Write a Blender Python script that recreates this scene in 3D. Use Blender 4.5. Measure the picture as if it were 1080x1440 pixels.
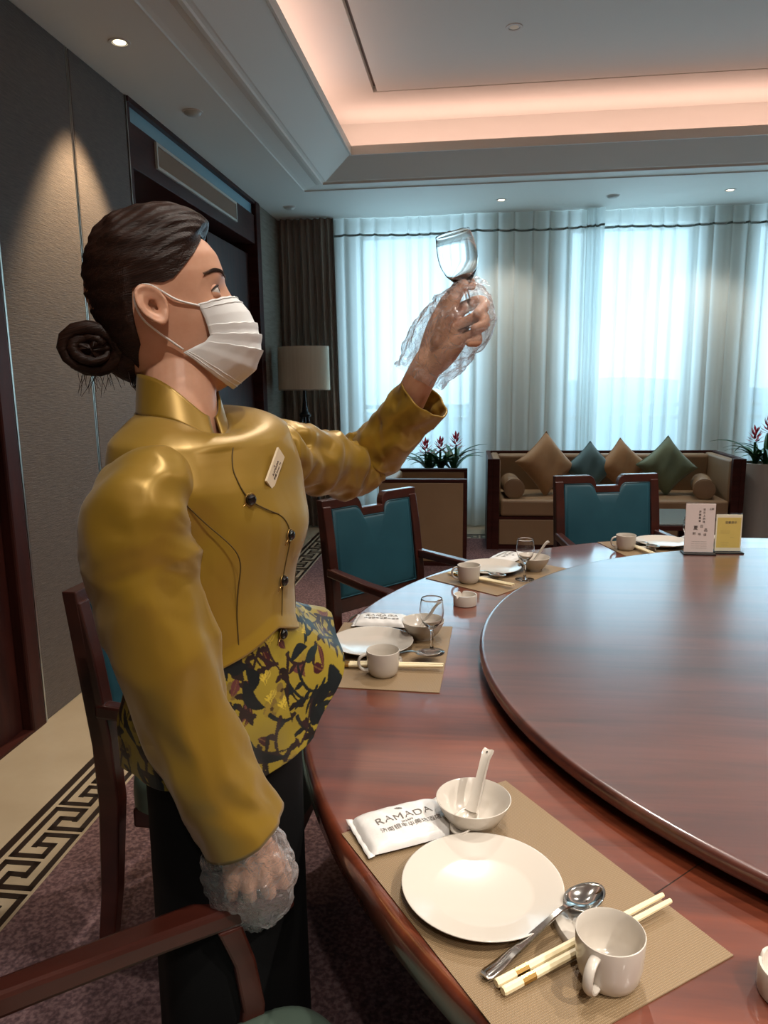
import bpy, math, random
import numpy as np
from mathutils import Vector, Matrix, Euler, noise as mnoise
for _o in list(bpy.data.objects): bpy.data.objects.remove(_o)
S = bpy.context.scene
COL = S.collection
PI = math.pi
def srgb(h, a=1.0):
    h = h.lstrip('#'); c = [int(h[i:i+2], 16)/255 for i in (0, 2, 4)]
    return tuple((x/12.92 if x <= .04045 else ((x+.055)/1.055)**2.4) for x in c) + (a,)
# ------------------------------------------------------------------ camera
F_PX, PITCH, YAW, ROLL, CAM_H = 1031.0, math.radians(10.16), math.radians(-6.81), math.radians(-.75), 1.42
_fw = Vector((math.sin(YAW)*math.cos(PITCH), math.cos(YAW)*math.cos(PITCH), -math.sin(PITCH)))
_r = Vector((math.cos(YAW), -math.sin(YAW), 0)); _u = _r.cross(_fw)
_r2 = math.cos(ROLL)*_r + math.sin(ROLL)*_u; _u2 = -math.sin(ROLL)*_r + math.cos(ROLL)*_u
cd = bpy.data.cameras.new('camera'); cam = bpy.data.objects.new('camera', cd); COL.objects.link(cam)
cam.matrix_world = Matrix(((_r2.x, _u2.x, -_fw.x, 0), (_r2.y, _u2.y, -_fw.y, 0), (_r2.z, _u2.z, -_fw.z, CAM_H), (0, 0, 0, 1)))
cd.sensor_fit = 'VERTICAL'; cd.sensor_height = 24; cd.lens = F_PX/1440*24; cd.clip_start = .05; cd.clip_end = 2000
S.camera = cam
# ------------------------------------------------------------------ world (overcast daylight outside), view
W = bpy.data.worlds.new('World'); S.world = W; W.use_nodes = True
_bg = W.node_tree.nodes['Background']; _bg.inputs[0].default_value = (.55, .84, 1.0, 1); _bg.inputs[1].default_value = .8
vs = S.view_settings; vs.view_transform = 'Standard'; vs.look = 'None'; vs.gamma = 1.0; vs.use_curve_mapping = False; vs.exposure = 1.1
S.display_settings.display_device = 'sRGB'
S.cycles.max_bounces = 10; S.cycles.transparent_max_bounces = 16; S.cycles.caustics_reflective = False; S.cycles.caustics_refractive = False
S.cycles.sample_clamp_indirect = 4.0
def area(name, loc, rot, sx, sy, power, col, spread=PI):
    l = bpy.data.lights.new(name, 'AREA'); l.shape = 'RECTANGLE'; l.size = sx; l.size_y = sy; l.energy = power; l.color = col; l.spread = spread
    o = bpy.data.objects.new(name, l); o.location = loc; o.rotation_euler = rot; COL.objects.link(o); return o
# daylight arriving at the windows (just outside the glass, aimed inwards)
WINDOWS = [(-1.10, .03), (.88, 2.02), (2.55, 3.75)]
for _a, _b in WINDOWS:
    area('window_daylight', ((_a+_b)/2, 7.62, 1.75), (-PI/2, 0, 0), _b-_a, 2.0, 12*(_b-_a), (.50, .80, 1.0))
# ------------------------------------------------------------------ mesh helpers
class MB:
    def __init__(s): s.v = []; s.f = []; s.m = []; s.mi = 0
    def add(s, vs, fs):
        o = len(s.v); s.v += [tuple(p) for p in vs]
        for f in fs: s.f.append(tuple(i+o for i in f)); s.m.append(s.mi)
        return s
    def box(s, x0, x1, y0, y1, z0, z1):
        return s.add([(x0,y0,z0),(x1,y0,z0),(x1,y1,z0),(x0,y1,z0),(x0,y0,z1),(x1,y0,z1),(x1,y1,z1),(x0,y1,z1)],
                     [(0,3,2,1),(4,5,6,7),(0,1,5,4),(1,2,6,5),(2,3,7,6),(3,0,4,7)])
    def prism(s, poly, d0, d1, axis='z'):
        n = len(poly)
        def P(p, d): return {'z': (p[0], p[1], d), 'y': (p[0], d, p[1]), 'x': (d, p[0], p[1])}[axis]
        return s.add([P(p, d0) for p in poly]+[P(p, d1) for p in poly],
                     [tuple(range(n))[::-1], tuple(range(n, 2*n))]+[(i, (i+1) % n, n+(i+1) % n, n+i) for i in range(n)])
    def rings(s, R, close=True, caps=True, cap_fan=False):
        n = len(R[0]); vs = [p for r in R for p in r]; fs = []
        for i in range(len(R)-1):
            for j in range(n if close else n-1):
                k = (j+1) % n
                fs.append((i*n+j, i*n+k, (i+1)*n+k, (i+1)*n+j))
        if caps and close:
            fs.append(tuple(range(n))[::-1]); fs.append(tuple((len(R)-1)*n+j for j in range(n)))
        return s.add(vs, fs)
    def lathe(s, prof, n=32, caps=True, c=(0, 0, 0)):
        return s.rings([[(c[0]+r*math.cos(2*PI*j/n), c[1]+r*math.sin(2*PI*j/n), c[2]+z) for j in range(n)] for r, z in prof], caps=caps)
    def tube(s, path, rad, n=10, caps=True, sq=(1, 1), up=None):
        P = [Vector(p) for p in path]; R = []; ref = None
        rad = [float(q) for q in rad] if isinstance(rad, (list, tuple)) else [rad]*len(P)
        for i, p in enumerate(P):
            t = (P[min(i+1, len(P)-1)]-P[max(i-1, 0)]).normalized()
            if ref is None:
                ref = Vector(up) if up else (Vector((0, 0, 1)) if abs(t.z) < .9 else Vector((1, 0, 0)))
            a = (ref - t*ref.dot(t)).normalized(); ref = a; b = t.cross(a)
            R.append([tuple(p + rad[i]*(sq[0]*math.cos(2*PI*j/n)*a + sq[1]*math.sin(2*PI*j/n)*b)) for j in range(n)])
        return s.rings(R, caps=caps)
    def grid(s, fn, nu, nv, wrap_u=False):
        vs = [fn(i/(nu if wrap_u else nu-1), j/(nv-1)) for j in range(nv) for i in range(nu)]; fs = []
        for j in range(nv-1):
            for i in range(nu if wrap_u else nu-1):
                k = (i+1) % nu
                fs.append((j*nu+i, j*nu+k, (j+1)*nu+k, (j+1)*nu+i))
        return s.add(vs, fs)
    def xf(s, M, start=0):
        for i in range(start, len(s.v)): s.v[i] = tuple(M @ Vector(s.v[i]))
        return s
    def mesh(s, name, smooth=True, angle=40):
        me = bpy.data.meshes.new(name); me.from_pydata(s.v, [], s.f); me.update()
        if smooth:
            me.polygons.foreach_set('use_smooth', [True]*len(me.polygons))
            if angle: me.set_sharp_from_angle(angle=math.radians(angle))
        if any(s.m): me.polygons.foreach_set('material_index', s.m)
        return me
def obj(name, mb, mat, parent=None, smooth=True, angle=40, loc=None, rot=None, bevel=0, seg=2):
    me = mb.mesh(name, smooth, angle) if isinstance(mb, MB) else mb
    for m in (mat if isinstance(mat, (list, tuple)) else [mat]): me.materials.append(m)
    o = bpy.data.objects.new(name, me); COL.objects.link(o)
    if parent: o.parent = parent
    if loc is not None: o.location = loc
    if rot is not None: o.rotation_euler = rot
    if bevel:
        b = o.modifiers.new('bevel', 'BEVEL'); b.width = bevel; b.segments = seg; b.limit_method = 'ANGLE'; b.angle_limit = math.radians(40)
    return o
def tag(o, label=None, cat=None, group=None, kind=None):
    if label: o['label'] = label
    if cat: o['category'] = cat
    if group: o['group'] = group
    if kind: o['kind'] = kind
    return o
def thing(name, label, cat, loc=(0, 0, 0), rz=0, group=None):
    o = bpy.data.objects.new(name, None); COL.objects.link(o); o.location = loc; o.rotation_euler = (0, 0, rz)
    o.empty_display_size = .05
    return tag(o, label, cat, group)
def dup(root, loc, rz, label=None, parent=None):
    r = root.copy(); COL.objects.link(r)
    if parent is None: r.location = loc; r.rotation_euler = (0, 0, rz)
    else: r.parent = parent
    if label: r['label'] = label
    for ch in list(root.children): dup(ch, None, None, None, r)
    return r
def box_obj(name, b, mat, parent=None, bevel=0, **k): return obj(name, MB().box(*b), mat, parent, bevel=bevel, **k)
def text_mesh(txt, size, extrude=.0002, align='CENTER', space=1.0):
    cu = bpy.data.curves.new('txt', 'FONT'); cu.body = txt; cu.size = size; cu.extrude = extrude; cu.align_x = align; cu.align_y = 'CENTER'
    cu.resolution_u = 3; cu.space_character = space
    o = bpy.data.objects.new('txt', cu); COL.objects.link(o)
    bpy.context.view_layer.update()
    me = bpy.data.meshes.new_from_object(o.evaluated_get(bpy.context.evaluated_depsgraph_get()))
    bpy.data.objects.remove(o); bpy.data.curves.remove(cu)
    me.materials.clear(); return me
# ------------------------------------------------------------------ materials
def nmat(name):
    m = bpy.data.materials.new(name); m.use_nodes = True
    return m, m.node_tree, m.node_tree.nodes['Principled BSDF']
def P(name, col, rough=.5, metal=0, spec=.5, coat=0, coat_r=.1, sheen=0, trans=0, ior=1.45, emit=None, es=0, noise=None, bump=None, sss=0):
    """noise=(scale(3) , colour2, contrast) ; bump=(scale(3) or float, strength, distance)"""
    m, t, b = nmat(name); N = t.nodes; L = t.links
    c = srgb(col) if isinstance(col, str) else col
    b.inputs['Base Color'].default_value = c; b.inputs['Roughness'].default_value = rough; b.inputs['Metallic'].default_value = metal
    b.inputs['Specular IOR Level'].default_value = spec; b.inputs['Coat Weight'].default_value = coat; b.inputs['Coat Roughness'].default_value = coat_r
    b.inputs['Sheen Weight'].default_value = sheen; b.inputs['Transmission Weight'].default_value = trans; b.inputs['IOR'].default_value = ior
    if sss: b.inputs['Subsurface Weight'].default_value = sss; b.inputs['Subsurface Radius'].default_value = (.012, .005, .003)
    if emit: b.inputs['Emission Color'].default_value = emit; b.inputs['Emission Strength'].default_value = es
    if noise or bump:
        tc = N.new('ShaderNodeTexCoord')
    if noise:
        sc, c2, con = noise
        mp = N.new('ShaderNodeMapping'); mp.inputs['Scale'].default_value = sc if isinstance(sc, tuple) else (sc,)*3
        nz = N.new('ShaderNodeTexNoise'); nz.inputs['Scale'].default_value = 1; nz.inputs['Detail'].default_value = 5; nz.inputs['Roughness'].default_value = .6
        rp = N.new('ShaderNodeMapRange'); rp.inputs['From Min'].default_value = .5-con; rp.inputs['From Max'].default_value = .5+con
        mx = N.new('ShaderNodeMix'); mx.data_type = 'RGBA'; mx.inputs['A'].default_value = c; mx.inputs['B'].default_value = srgb(c2) if isinstance(c2, str) else c2
        L.new(tc.outputs['Object'], mp.inputs[0]); L.new(mp.outputs[0], nz.inputs['Vector']); L.new(nz.outputs['Fac'], rp.inputs['Value'])
        L.new(rp.outputs[0], mx.inputs['Factor']); L.new(mx.outputs['Result'], b.inputs['Base Color'])
    if bump:
        sc, st, di = bump
        mp = N.new('ShaderNodeMapping'); mp.inputs['Scale'].default_value = sc if isinstance(sc, tuple) else (sc,)*3
        nz = N.new('ShaderNodeTexNoise'); nz.inputs['Scale'].default_value = 1; nz.inputs['Detail'].default_value = 4
        bp = N.new('ShaderNodeBump'); bp.inputs['Strength'].default_value = st; bp.inputs['Distance'].default_value = di
        L.new(tc.outputs['Object'], mp.inputs[0]); L.new(mp.outputs[0], nz.inputs['Vector']); L.new(nz.outputs['Fac'], bp.inputs['Height']); L.new(bp.outputs[0], b.inputs['Normal'])
    return m
M = {}
M['ceil'] = P('ceiling paint', '#e2e5e0', .7)
M['wallpaper'] = P('wallpaper', '#8f8a80', .8, noise=((6, 6, 60), '#7a746b', .2))
def fabric_wall():
    m = P('slub fabric panel', '#5e5046', .62, noise=((30, 14, 160), '#40352d', .22), bump=((60, 20, 260), .55, .004), sheen=.15); return m
M['wallfab'] = fabric_wall()
M['darkwood'] = P('dark stained wood', '#46201a', .5, spec=.2, coat=.03, coat_r=.3, noise=((3, 3, 26), '#2a110d', .25))
M['doorwood'] = P('dark door wood', '#45201a', .5, spec=.2, coat=.02, coat_r=.3, noise=((20, 20, 3), '#240f0e', .25))
M['chairwood'] = P('chair wood', '#441d15', .30, coat=.4, coat_r=.15, noise=((14, 3, 14), '#2a110c', .3))
M['metal'] = P('brushed nickel', '#b9b6ae', .3, metal=1)
M['steel'] = P('polished steel', '#cfccc6', .12, metal=1)
M['black'] = P('black metal', '#0c0c0d', .45)
M['white'] = P('white plastic', '#dcdcd8', .45)
M['greypl'] = P('grey plastic', '#c2c6c1', .5)
M['marble'] = P('cream marble', '#aa9c86', .28, noise=(3.2, '#998a73', .3), spec=.5)
M['inlay'] = P('dark marble inlay', '#241a15', .3)
M['teal'] = P('teal leather', '#244e5a', .42, spec=.45, noise=(7, '#1c414d', .3), bump=(420, .15, .001))
M['seatgreen'] = P('seat leather', '#55655a', .5, noise=(5, '#4b5b50', .3))
M['tan'] = P('tan leather', '#8f7457', .5, noise=(4, '#82674b', .3))
M['tanfab'] = P('tan velvet', '#a58158', .7, sheen=.3, noise=(9, '#956f47', .3))
M['bluefab'] = P('blue grey velvet', '#4d6f74', .7, sheen=.3, noise=(9, '#41636b', .3))
M['greenfab'] = P('sage velvet', '#68765c', .7, sheen=.3, noise=(9, '#59684e', .3))
M['drape'] = P('taupe drape', '#8f8276', .75, sheen=.2, noise=((40, 40, 3), '#7b6f64', .3))
M['porcelain'] = P('porcelain', '#c4bcb1', .22, spec=.5, coat=.4, coat_r=.06)
M['ivory'] = P('ivory melamine', '#e2d3ad', .35)
M['gold'] = P('pale gold ring', '#b9975a', .25, metal=1)
M['ink'] = P('grey print', '#6a625b', .6)
M['inkdk'] = P('dark print', '#3b3531', .6)
def glass_mat(name, col=(1, 1, 1, 1), rough=0.0):
    m = bpy.data.materials.new(name); m.use_nodes = True; t = m.node_tree; N = t.nodes; N.clear(); L = t.links
    o = N.new('ShaderNodeOutputMaterial'); tr = N.new('ShaderNodeBsdfTransparent'); tr.inputs[0].default_value = col
    g = N.new('ShaderNodeBsdfGlossy'); g.inputs['Roughness'].default_value = rough+.02
    lw = N.new('ShaderNodeLayerWeight'); lw.inputs[0].default_value = .5; pw = N.new('ShaderNodeMath'); pw.operation = 'POWER'; pw.inputs[1].default_value = 4.0
    fr = N.new('ShaderNodeMath'); fr.operation = 'MULTIPLY_ADD'; fr.inputs[1].default_value = .8; fr.inputs[2].default_value = .04; mx = N.new('ShaderNodeMixShader')
    L.new(lw.outputs['Facing'], pw.inputs[0]); L.new(pw.outputs[0], fr.inputs[0]); L.new(fr.outputs[0], mx.inputs[0]); L.new(tr.outputs[0], mx.inputs[1]); L.new(g.outputs[0], mx.inputs[2]); L.new(mx.outputs[0], o.inputs[0]); return m
M['pane'] = glass_mat('window glass')
M['glass'] = P('crystal glass', (1, 1, 1, 1), 0.0, trans=1, ior=1.5)
def sheer_mat():
    m = bpy.data.materials.new('sheer voile'); m.use_nodes = True; t = m.node_tree; N = t.nodes; N.clear(); L = t.links
    o = N.new('ShaderNodeOutputMaterial'); tr = N.new('ShaderNodeBsdfTransparent'); tr.inputs[0].default_value = (.95, .98, .99, 1)
    tl = N.new('ShaderNodeBsdfTranslucent'); tl.inputs[0].default_value = (.90, .93, .92, 1)
    df = N.new('ShaderNodeBsdfDiffuse'); df.inputs[0].default_value = (.74, .77, .75, 1)
    m1 = N.new('ShaderNodeMixShader'); m1.inputs[0].default_value = .38
    lw = N.new('ShaderNodeLayerWeight'); lw.inputs[0].default_value = .35
    mr = N.new('ShaderNodeMapRange'); mr.inputs['To Min'].default_value = .70; mr.inputs['To Max'].default_value = .97
    m2 = N.new('ShaderNodeMixShader')
    L.new(tl.outputs[0], m1.inputs[1]); L.new(df.outputs[0], m1.inputs[2])
    L.new(lw.outputs['Facing'], mr.inputs['Value']); L.new(mr.outputs[0], m2.inputs[0]); L.new(tr.outputs[0], m2.inputs[1]); L.new(m1.outputs[0], m2.inputs[2]); L.new(m2.outputs[0], o.inputs[0])
    return m
M['sheer'] = sheer_mat()
def carpet_mat():
    m, t, b = nmat('mottled wool carpet'); N = t.nodes; L = t.links
    tc = N.new('ShaderNodeTexCoord'); n1 = N.new('ShaderNodeTexNoise'); n1.inputs['Scale'].default_value = 90; n1.inputs['Detail'].default_value = 3
    n2 = N.new('ShaderNodeTexNoise'); n2.inputs['Scale'].default_value = 7; n2.inputs['Detail'].default_value = 4
    rp = N.new('ShaderNodeValToRGB'); e = rp.color_ramp.elements; e[0].position = .36; e[0].color = srgb('#2c2024'); e[1].position = .62; e[1].color = srgb('#7d6462')
    x = e.new(.48); x.color = srgb('#573f40')
    rp2 = N.new('ShaderNodeValToRGB'); e2 = rp2.color_ramp.elements; e2[0].color = srgb('#8a6c6e'); e2[1].color = srgb('#6b5a5e')
    mx = N.new('ShaderNodeMix'); mx.data_type = 'RGBA'; mx.inputs['Factor'].default_value = .35
    bp = N.new('ShaderNodeBump'); bp.inputs['Strength'].default_value = .7; bp.inputs['Distance'].default_value = .006
    L.new(tc.outputs['Object'], n1.inputs['Vector']); L.new(tc.outputs['Object'], n2.inputs['Vector'])
    L.new(n1.outputs['Fac'], rp.inputs[0]); L.new(n2.outputs['Fac'], rp2.inputs[0]); L.new(rp.outputs[0], mx.inputs['A']); L.new(rp2.outputs[0], mx.inputs['B'])
    L.new(mx.outputs['Result'], b.inputs['Base Color']); L.new(n1.outputs['Fac'], bp.inputs['Height']); L.new(bp.outputs[0], b.inputs['Normal'])
    b.inputs['Roughness'].default_value = .95; b.inputs['Specular IOR Level'].default_value = .1
    return m
M['carpet'] = carpet_mat()
def tablewood(name='lacquered mahogany', ca='#3d160c', cb='#7a3a22', cr_=.10):
    m, t, b = nmat(name); N = t.nodes; L = t.links
    tc = N.new('ShaderNodeTexCoord'); mp = N.new('ShaderNodeMapping'); mp.inputs['Rotation'].default_value = (0, 0, math.radians(14)); mp.inputs['Scale'].default_value = (1.6, 16, 1)
    nz = N.new('ShaderNodeTexNoise'); nz.inputs['Scale'].default_value = 1; nz.inputs['Detail'].default_value = 7; nz.inputs['Roughness'].default_value = .62; nz.inputs['Distortion'].default_value = .4
    rp = N.new('ShaderNodeValToRGB'); e = rp.color_ramp.elements; e[0].position = .3; e[0].color = srgb(ca); e[1].position = .72; e[1].color = srgb(cb)
    L.new(tc.outputs['Object'], mp.inputs[0]); L.new(mp.outputs[0], nz.inputs['Vector']); L.new(nz.outputs['Fac'], rp.inputs[0]); L.new(rp.outputs[0], b.inputs['Base Color'])
    b.inputs['Roughness'].default_value = .38; b.inputs['Coat Weight'].default_value = 1.0; b.inputs['Coat Roughness'].default_value = cr_; b.inputs['Coat IOR'].default_value = 1.9
    return m
M['tablewood'] = tablewood(); M['turnwood'] = tablewood('lacquered dark mahogany', '#301410', '#5e3025', .20)
def mat_weave():
    m, t, b = nmat('woven vinyl mat'); N = t.nodes; L = t.links
    tc = N.new('ShaderNodeTexCoord'); w1 = N.new('ShaderNodeTexWave'); w1.bands_direction = 'X'; w1.inputs['Scale'].default_value = 110
    w2 = N.new('ShaderNodeTexWave'); w2.bands_direction = 'Y'; w2.inputs['Scale'].default_value = 150
    mu = N.new('ShaderNodeMath'); mu.operation = 'MULTIPLY'; mx = N.new('ShaderNodeMix'); mx.data_type = 'RGBA'
    mx.inputs['A'].default_value = srgb('#66523a'); mx.inputs['B'].default_value = srgb('#9d8462')
    bp = N.new('ShaderNodeBump'); bp.inputs['Strength'].default_value = .4; bp.inputs['Distance'].default_value = .001
    for w in (w1, w2): L.new(tc.outputs['Object'], w.inputs['Vector'])
    ad = N.new('ShaderNodeMath'); ad.operation = 'MULTIPLY_ADD'; ad.inputs[1].default_value = .55; ad.inputs[2].default_value = .3
    L.new(w1.outputs['Fac'], mu.inputs[0]); L.new(w2.outputs['Fac'], mu.inputs[1]); L.new(mu.outputs[0], ad.inputs[0]); L.new(ad.outputs[0], mx.inputs['Factor']); L.new(mx.outputs['Result'], b.inputs['Base Color'])
    L.new(mu.outputs[0], bp.inputs['Height']); L.new(bp.outputs[0], b.inputs['Normal']); b.inputs['Roughness'].default_value = .55
    return m
M['weave'] = mat_weave()
# ------------------------------------------------------------------ room shell
X0, X1, Y0, Y1, ZC = -1.80, 4.05, -3.0, 7.25, 2.90
def struct(name, mb, mat, parent=None, label=None, **k):
    o = obj(name, mb, mat, parent, **k)
    if parent is None: o['kind'] = 'structure'
    if label: o['label'] = label
    return o
IN = .583           # marble border width from wall to carpet
floor = struct('floor', MB().box(X0-.6, X1+.2, Y0-.2, Y1+.25, -.1, 0), M['marble'], label='cream marble floor border around the carpet', smooth=False)
struct('carpet', MB().box(X0+IN, X1-IN, Y0+IN, Y1-.15-IN, .0, .008), M['carpet'], floor, smooth=False, label='mottled maroon and purple carpet')
# border inlay (outer line and running meander), left and far sides
band = .026
struct('inlay_line', MB().box(X0+.36, X0+.386, Y0, Y1-.15-.36, 0, .002), M['inlay'], floor, smooth=False)
struct('inlay_line', MB().box(X0+.36, X1-.36, Y1-.15-.386, Y1-.15-.36, 0, .0021), M['inlay'], floor, smooth=False)
def key_mesh(pts, w=.019):
    mb = MB()
    for (a, b), (c, d) in zip(pts[:-1], pts[1:]):
        mb.box(min(a, c)-w/2, max(a, c)+w/2, min(b, d)-w/2, max(b, d)+w/2, 0, .002)
    return mb.mesh('meander', False)
KO = key_mesh([(.413+.098, -.055), (.413+.098, 0), (.413, 0), (.413, -.246), (.413+.098, -.246), (.413+.098, -.19), (.413+.05, -.19)])
KI = key_mesh([(.556-.1, -.055), (.556-.1, 0), (.556, 0), (.556, -.246), (.556-.1, -.246), (.556-.1, -.19), (.556-.05, -.19)])
KO.materials.append(M['inlay']); KI.materials.append(M['inlay'])
y = 6.6
while y > .6:
    for K, dy in ((KO, 0), (KI, -.14)):
        o = bpy.data.objects.new('meander_key', K); COL.objects.link(o); o.parent = floor; o.location = (X0, y+dy+.01, 0)
    y -= .28
x = X0+.75
while x < 2.9:
    for K, dx in ((KO, 0), (KI, .14)):
        o = bpy.data.objects.new('meander_key', K); COL.objects.link(o); o.parent = floor; o.location = (x+dx, Y1-.15, 0); o.rotation_euler = (0, 0, -PI/2)
    x += .28
# left wall : structural box behind, cladding in front
wl = struct('wall_left', MB().box(X0-.6, X0-.4, Y0, Y1, 0, 3.6), M['wallpaper'], smooth=False, label='left wall clad in brown slub fabric panels')
def panel(y0, y1, z0=.0, z1=ZC, mat='wallfab', name='fabric_panel', th=.05):
    return struct(name, MB().box(X0-th, X0, y0, y1, z0, z1), M[mat], wl, smooth=False, bevel=.006)
panel(2.757, 3.372); panel(3.396, 3.945)
struct('backing_board', MB().box(X0-.4, X0-.045, 2.70, 3.955, 0, ZC), M['darkwood'], wl, smooth=False)
for yy in (3.374, 3.388):
    struct('metal_strip', MB().box(X0-.03, X0-.001, yy, yy+.005, 0, ZC), M['metal'], wl, smooth=False)
struct('metal_strip', MB().box(X0-.03, X0+.006, 2.742, 2.752, 0, ZC), M['metal'], wl, smooth=False)
struct('metal_strip', MB().box(X0-.03, X0+.004, 3.948, 3.956, 0, ZC), M['metal'], wl, smooth=False)
panel(6.37, Y1, mat='wallpaper', name='wallpaper_panel')
struct('backing_board', MB().box(X0-.4, X0-.045, 6.36, Y1, 0, ZC), M['darkwood'], wl, smooth=False)
panel(Y0, 1.40)
struct('backing_board', MB().box(X0-.4, X0-.045, Y0, 1.45, 0, ZC), M['darkwood'], wl, smooth=False)
# door on the left
d1 = struct('door_1', MB().box(X0-.09, X0-.035, 1.50, 2.64, .01, 2.42), M['doorwood'], smooth=False, label='dark wood panelled door in the fabric wall', bevel=.004)
for z0, z1 in ((.16, .95), (1.08, 2.28)):
    struct('door_panel', MB().box(X0-.035, X0-.022, 1.66, 2.48, z0, z1), M['doorwood'], d1, smooth=False, bevel=.008)
for b in ((X0-.1, X0+.012, 2.64, 2.735, 0, ZC), (X0-.1, X0+.012, 1.405, 1.50, 0, ZC), (X0-.1, X0+.012, 1.50, 2.64, 2.42, 2.52)):
    struct('door_frame', MB().box(*b), M['doorwood'], d1, smooth=False, bevel=.01)
struct('door_overpanel', MB().box(X0-.09, X0-.02, 1.50, 2.64, 2.52, ZC), M['doorwood'], d1, smooth=False)
struct('door_threshold', MB().box(X0-.1, X0+.01, 1.40, 2.735, 0, .012), M['darkwood'], d1, smooth=False)
hd = MB().tube([(X0-.02, 1.64, 1.05), (X0+.045, 1.64, 1.05), (X0+.05, 1.66, 1.05), (X0+.05, 1.76, 1.05)], .009, 8)
struct('door_handle', hd, M['metal'], d1)
# recessed wood alcove with header and air outlet
al = struct('trim_1', MB().box(X0-.40, X0-.36, 3.955, 6.36, 0, ZC), M['darkwood'], smooth=False, label='dark wood lined alcove beside the drape')
struct('alcove_jamb', MB().box(X0-.40, X0+.02, 6.25, 6.37, 0, ZC-.01), M['darkwood'], al, smooth=False, bevel=.006)
struct('alcove_jamb', MB().box(X0-.40, X0+.004, 3.957, 3.985, 0, ZC-.01), M['darkwood'], al, smooth=False)
struct('alcove_header', MB().box(X0-.40, X0, 3.985, 6.25, 2.555, 2.785), M['darkwood'], al, smooth=False, bevel=.003)
struct('reflection_strip', MB().box(X0-.10, X0-.02, 3.985, 6.25, 2.785, 2.872), P('window reflection blue', '#8fb9ca', .25), al, smooth=False, label='strip above the header, tinted with window reflection')  # blue of the window's reflection is painted into the strip colour
struct('shadow_rail', MB().box(X0-.10, X0+.012, 3.957, 6.37, 2.872, 2.899), M['darkwood'], al, smooth=False)
struct('glass_panel', MB().box(X0-.355, X0-.345, 4.05, 4.95, .3, 2.47), P('pale green panel', '#7f877d', .35), al, smooth=False, label='pale grey green panel inside the alcove')
struct('cabinet_door', MB().box(X0-.36, X0-.06, 5.25, 6.25, 0, 2.48), M['doorwood'], al, smooth=False, bevel=.006)
vent = tag(thing('air_vent', 'white louvred air outlet grille set in the alcove header', 'vent', (X0, 5.02, 2.70)))
obj('frame', MB().box(-.01, .014, -.73, .73, .055, .072).box(-.01, .014, -.73, .73, -.072, -.055).box(-.01, .014, -.73, -.715, -.055, .055).box(-.01, .014, .715, .73, -.055, .055), M['greypl'], vent, smooth=False)
obj('backing', MB().box(-.002, .002, -.715, .715, -.055, .055), P('vent shade', '#3a3f3c', .7), vent, smooth=False)
sl = MB().box(-.001, .010, -.0022, .0022, -.055, .055).mesh('slat', False); sl.materials.append(M['greypl'])
for k in range(72):
    o = bpy.data.objects.new('slat', sl); COL.objects.link(o); o.parent = vent; o.location = (0, -.705+k*.01986, 0); o.rotation_euler = (0, 0, .5)
# other walls
struct('wall_right', MB().box(X1, X1+.2, Y0, Y1+.2, 0, 3.6), M['wallpaper'], smooth=False, label='right wall in grey brown wallpaper')
struct('wall_rear', MB().box(X0-.6, X1+.2, Y0-.2, Y0, 0, 3.6), M['wallpaper'], smooth=False, label='rear wall in grey brown wallpaper')
# window wall with openings
wf = MB(); zs, zt = .35, 2.80
edges = [X0-.6]+[e for w in WINDOWS for e in w]+[X1+.2]
for a, b in zip(edges[0::2], edges[1::2]): wf.box(a, b, Y1, Y1+.25, 0, 3.6)
for a, b in WINDOWS: wf.box(a, b, Y1, Y1+.25, 0, zs); wf.box(a, b, Y1, Y1+.25, zt, 3.6)
struct('wall_far', wf, P('window wall paint', '#d8d6cc', .8), smooth=False, label='window wall behind the sheer curtains')
for i, (a, b) in enumerate(WINDOWS):
    w = struct('window_%d' % (i+1), MB().box(a, a+.05, Y1+.1, Y1+.17, zs, zt).box(b-.05, b, Y1+.1, Y1+.17, zs, zt).box(a+.05, b-.05, Y1+.1, Y1+.17, zs, zs+.05).box(a+.05, b-.05, Y1+.1, Y1+.17, zt-.05, zt),
               M['greypl'], smooth=False, label='metal framed window behind the sheer, number %s from the drape' % ('one', 'two', 'three')[i])
    for z in (1.02, 1.14): struct('transom', MB().box(a+.05, b-.05, Y1+.1, Y1+.17, z, z+.04), M['greypl'], w, smooth=False)
    for z0, z1 in ((zs+.05, 1.02), (1.06, 1.14), (1.18, zt-.05)): struct('pane', MB().box(a+.05, b-.05, Y1+.13, Y1+.136, z0, z1), M['pane'], w, smooth=False)
    struct('window_sill', MB().box(a-.03, b+.03, Y1-.03, Y1+.1, zs-.03, zs), M['marble'], w, smooth=False)
# ceiling : soffit ring, stepped moulding, sloping cove face, light trough, raised tray
TX0, TX1, TY0, TY1 = -1.333, 3.58, -2.5, 6.05   # outer edge of the moulding
def ring_profile(prof):
    """prof: list of (inset, z) swept round the tray rectangle"""
    R = []
    for s_, z in prof: R.append([(TX0+s_, TY0+s_, z), (TX1-s_, TY0+s_, z), (TX1-s_, TY1-s_, z), (TX0+s_, TY1-s_, z)])
    return MB().rings(R, caps=False)
ce = MB()
for b in ((X0-.6, TX0, Y0, Y1), (TX1, X1+.2, Y0, Y1), (TX0, TX1, Y0, TY0), (TX0, TX1, TY1, Y1)): ce.box(b[0], b[1], b[2], b[3], ZC, ZC+.06)
cl = struct('ceiling', ce, M['ceil'], smooth=False, label='painted ceiling with a recessed lit tray')
struct('moulding', ring_profile([(0, ZC), (.004, ZC-.004), (.012, ZC-.004), (.016, ZC+.004), (.04, ZC+.008), (.13, ZC+.014), (.135, ZC+.012), (.17, ZC+.006), (.175, ZC-.004), (.195, ZC-.004), (.20, ZC+.008), (.215, ZC+.012)]), M['ceil'], cl, smooth=False, label='stepped ceiling moulding')
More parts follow.
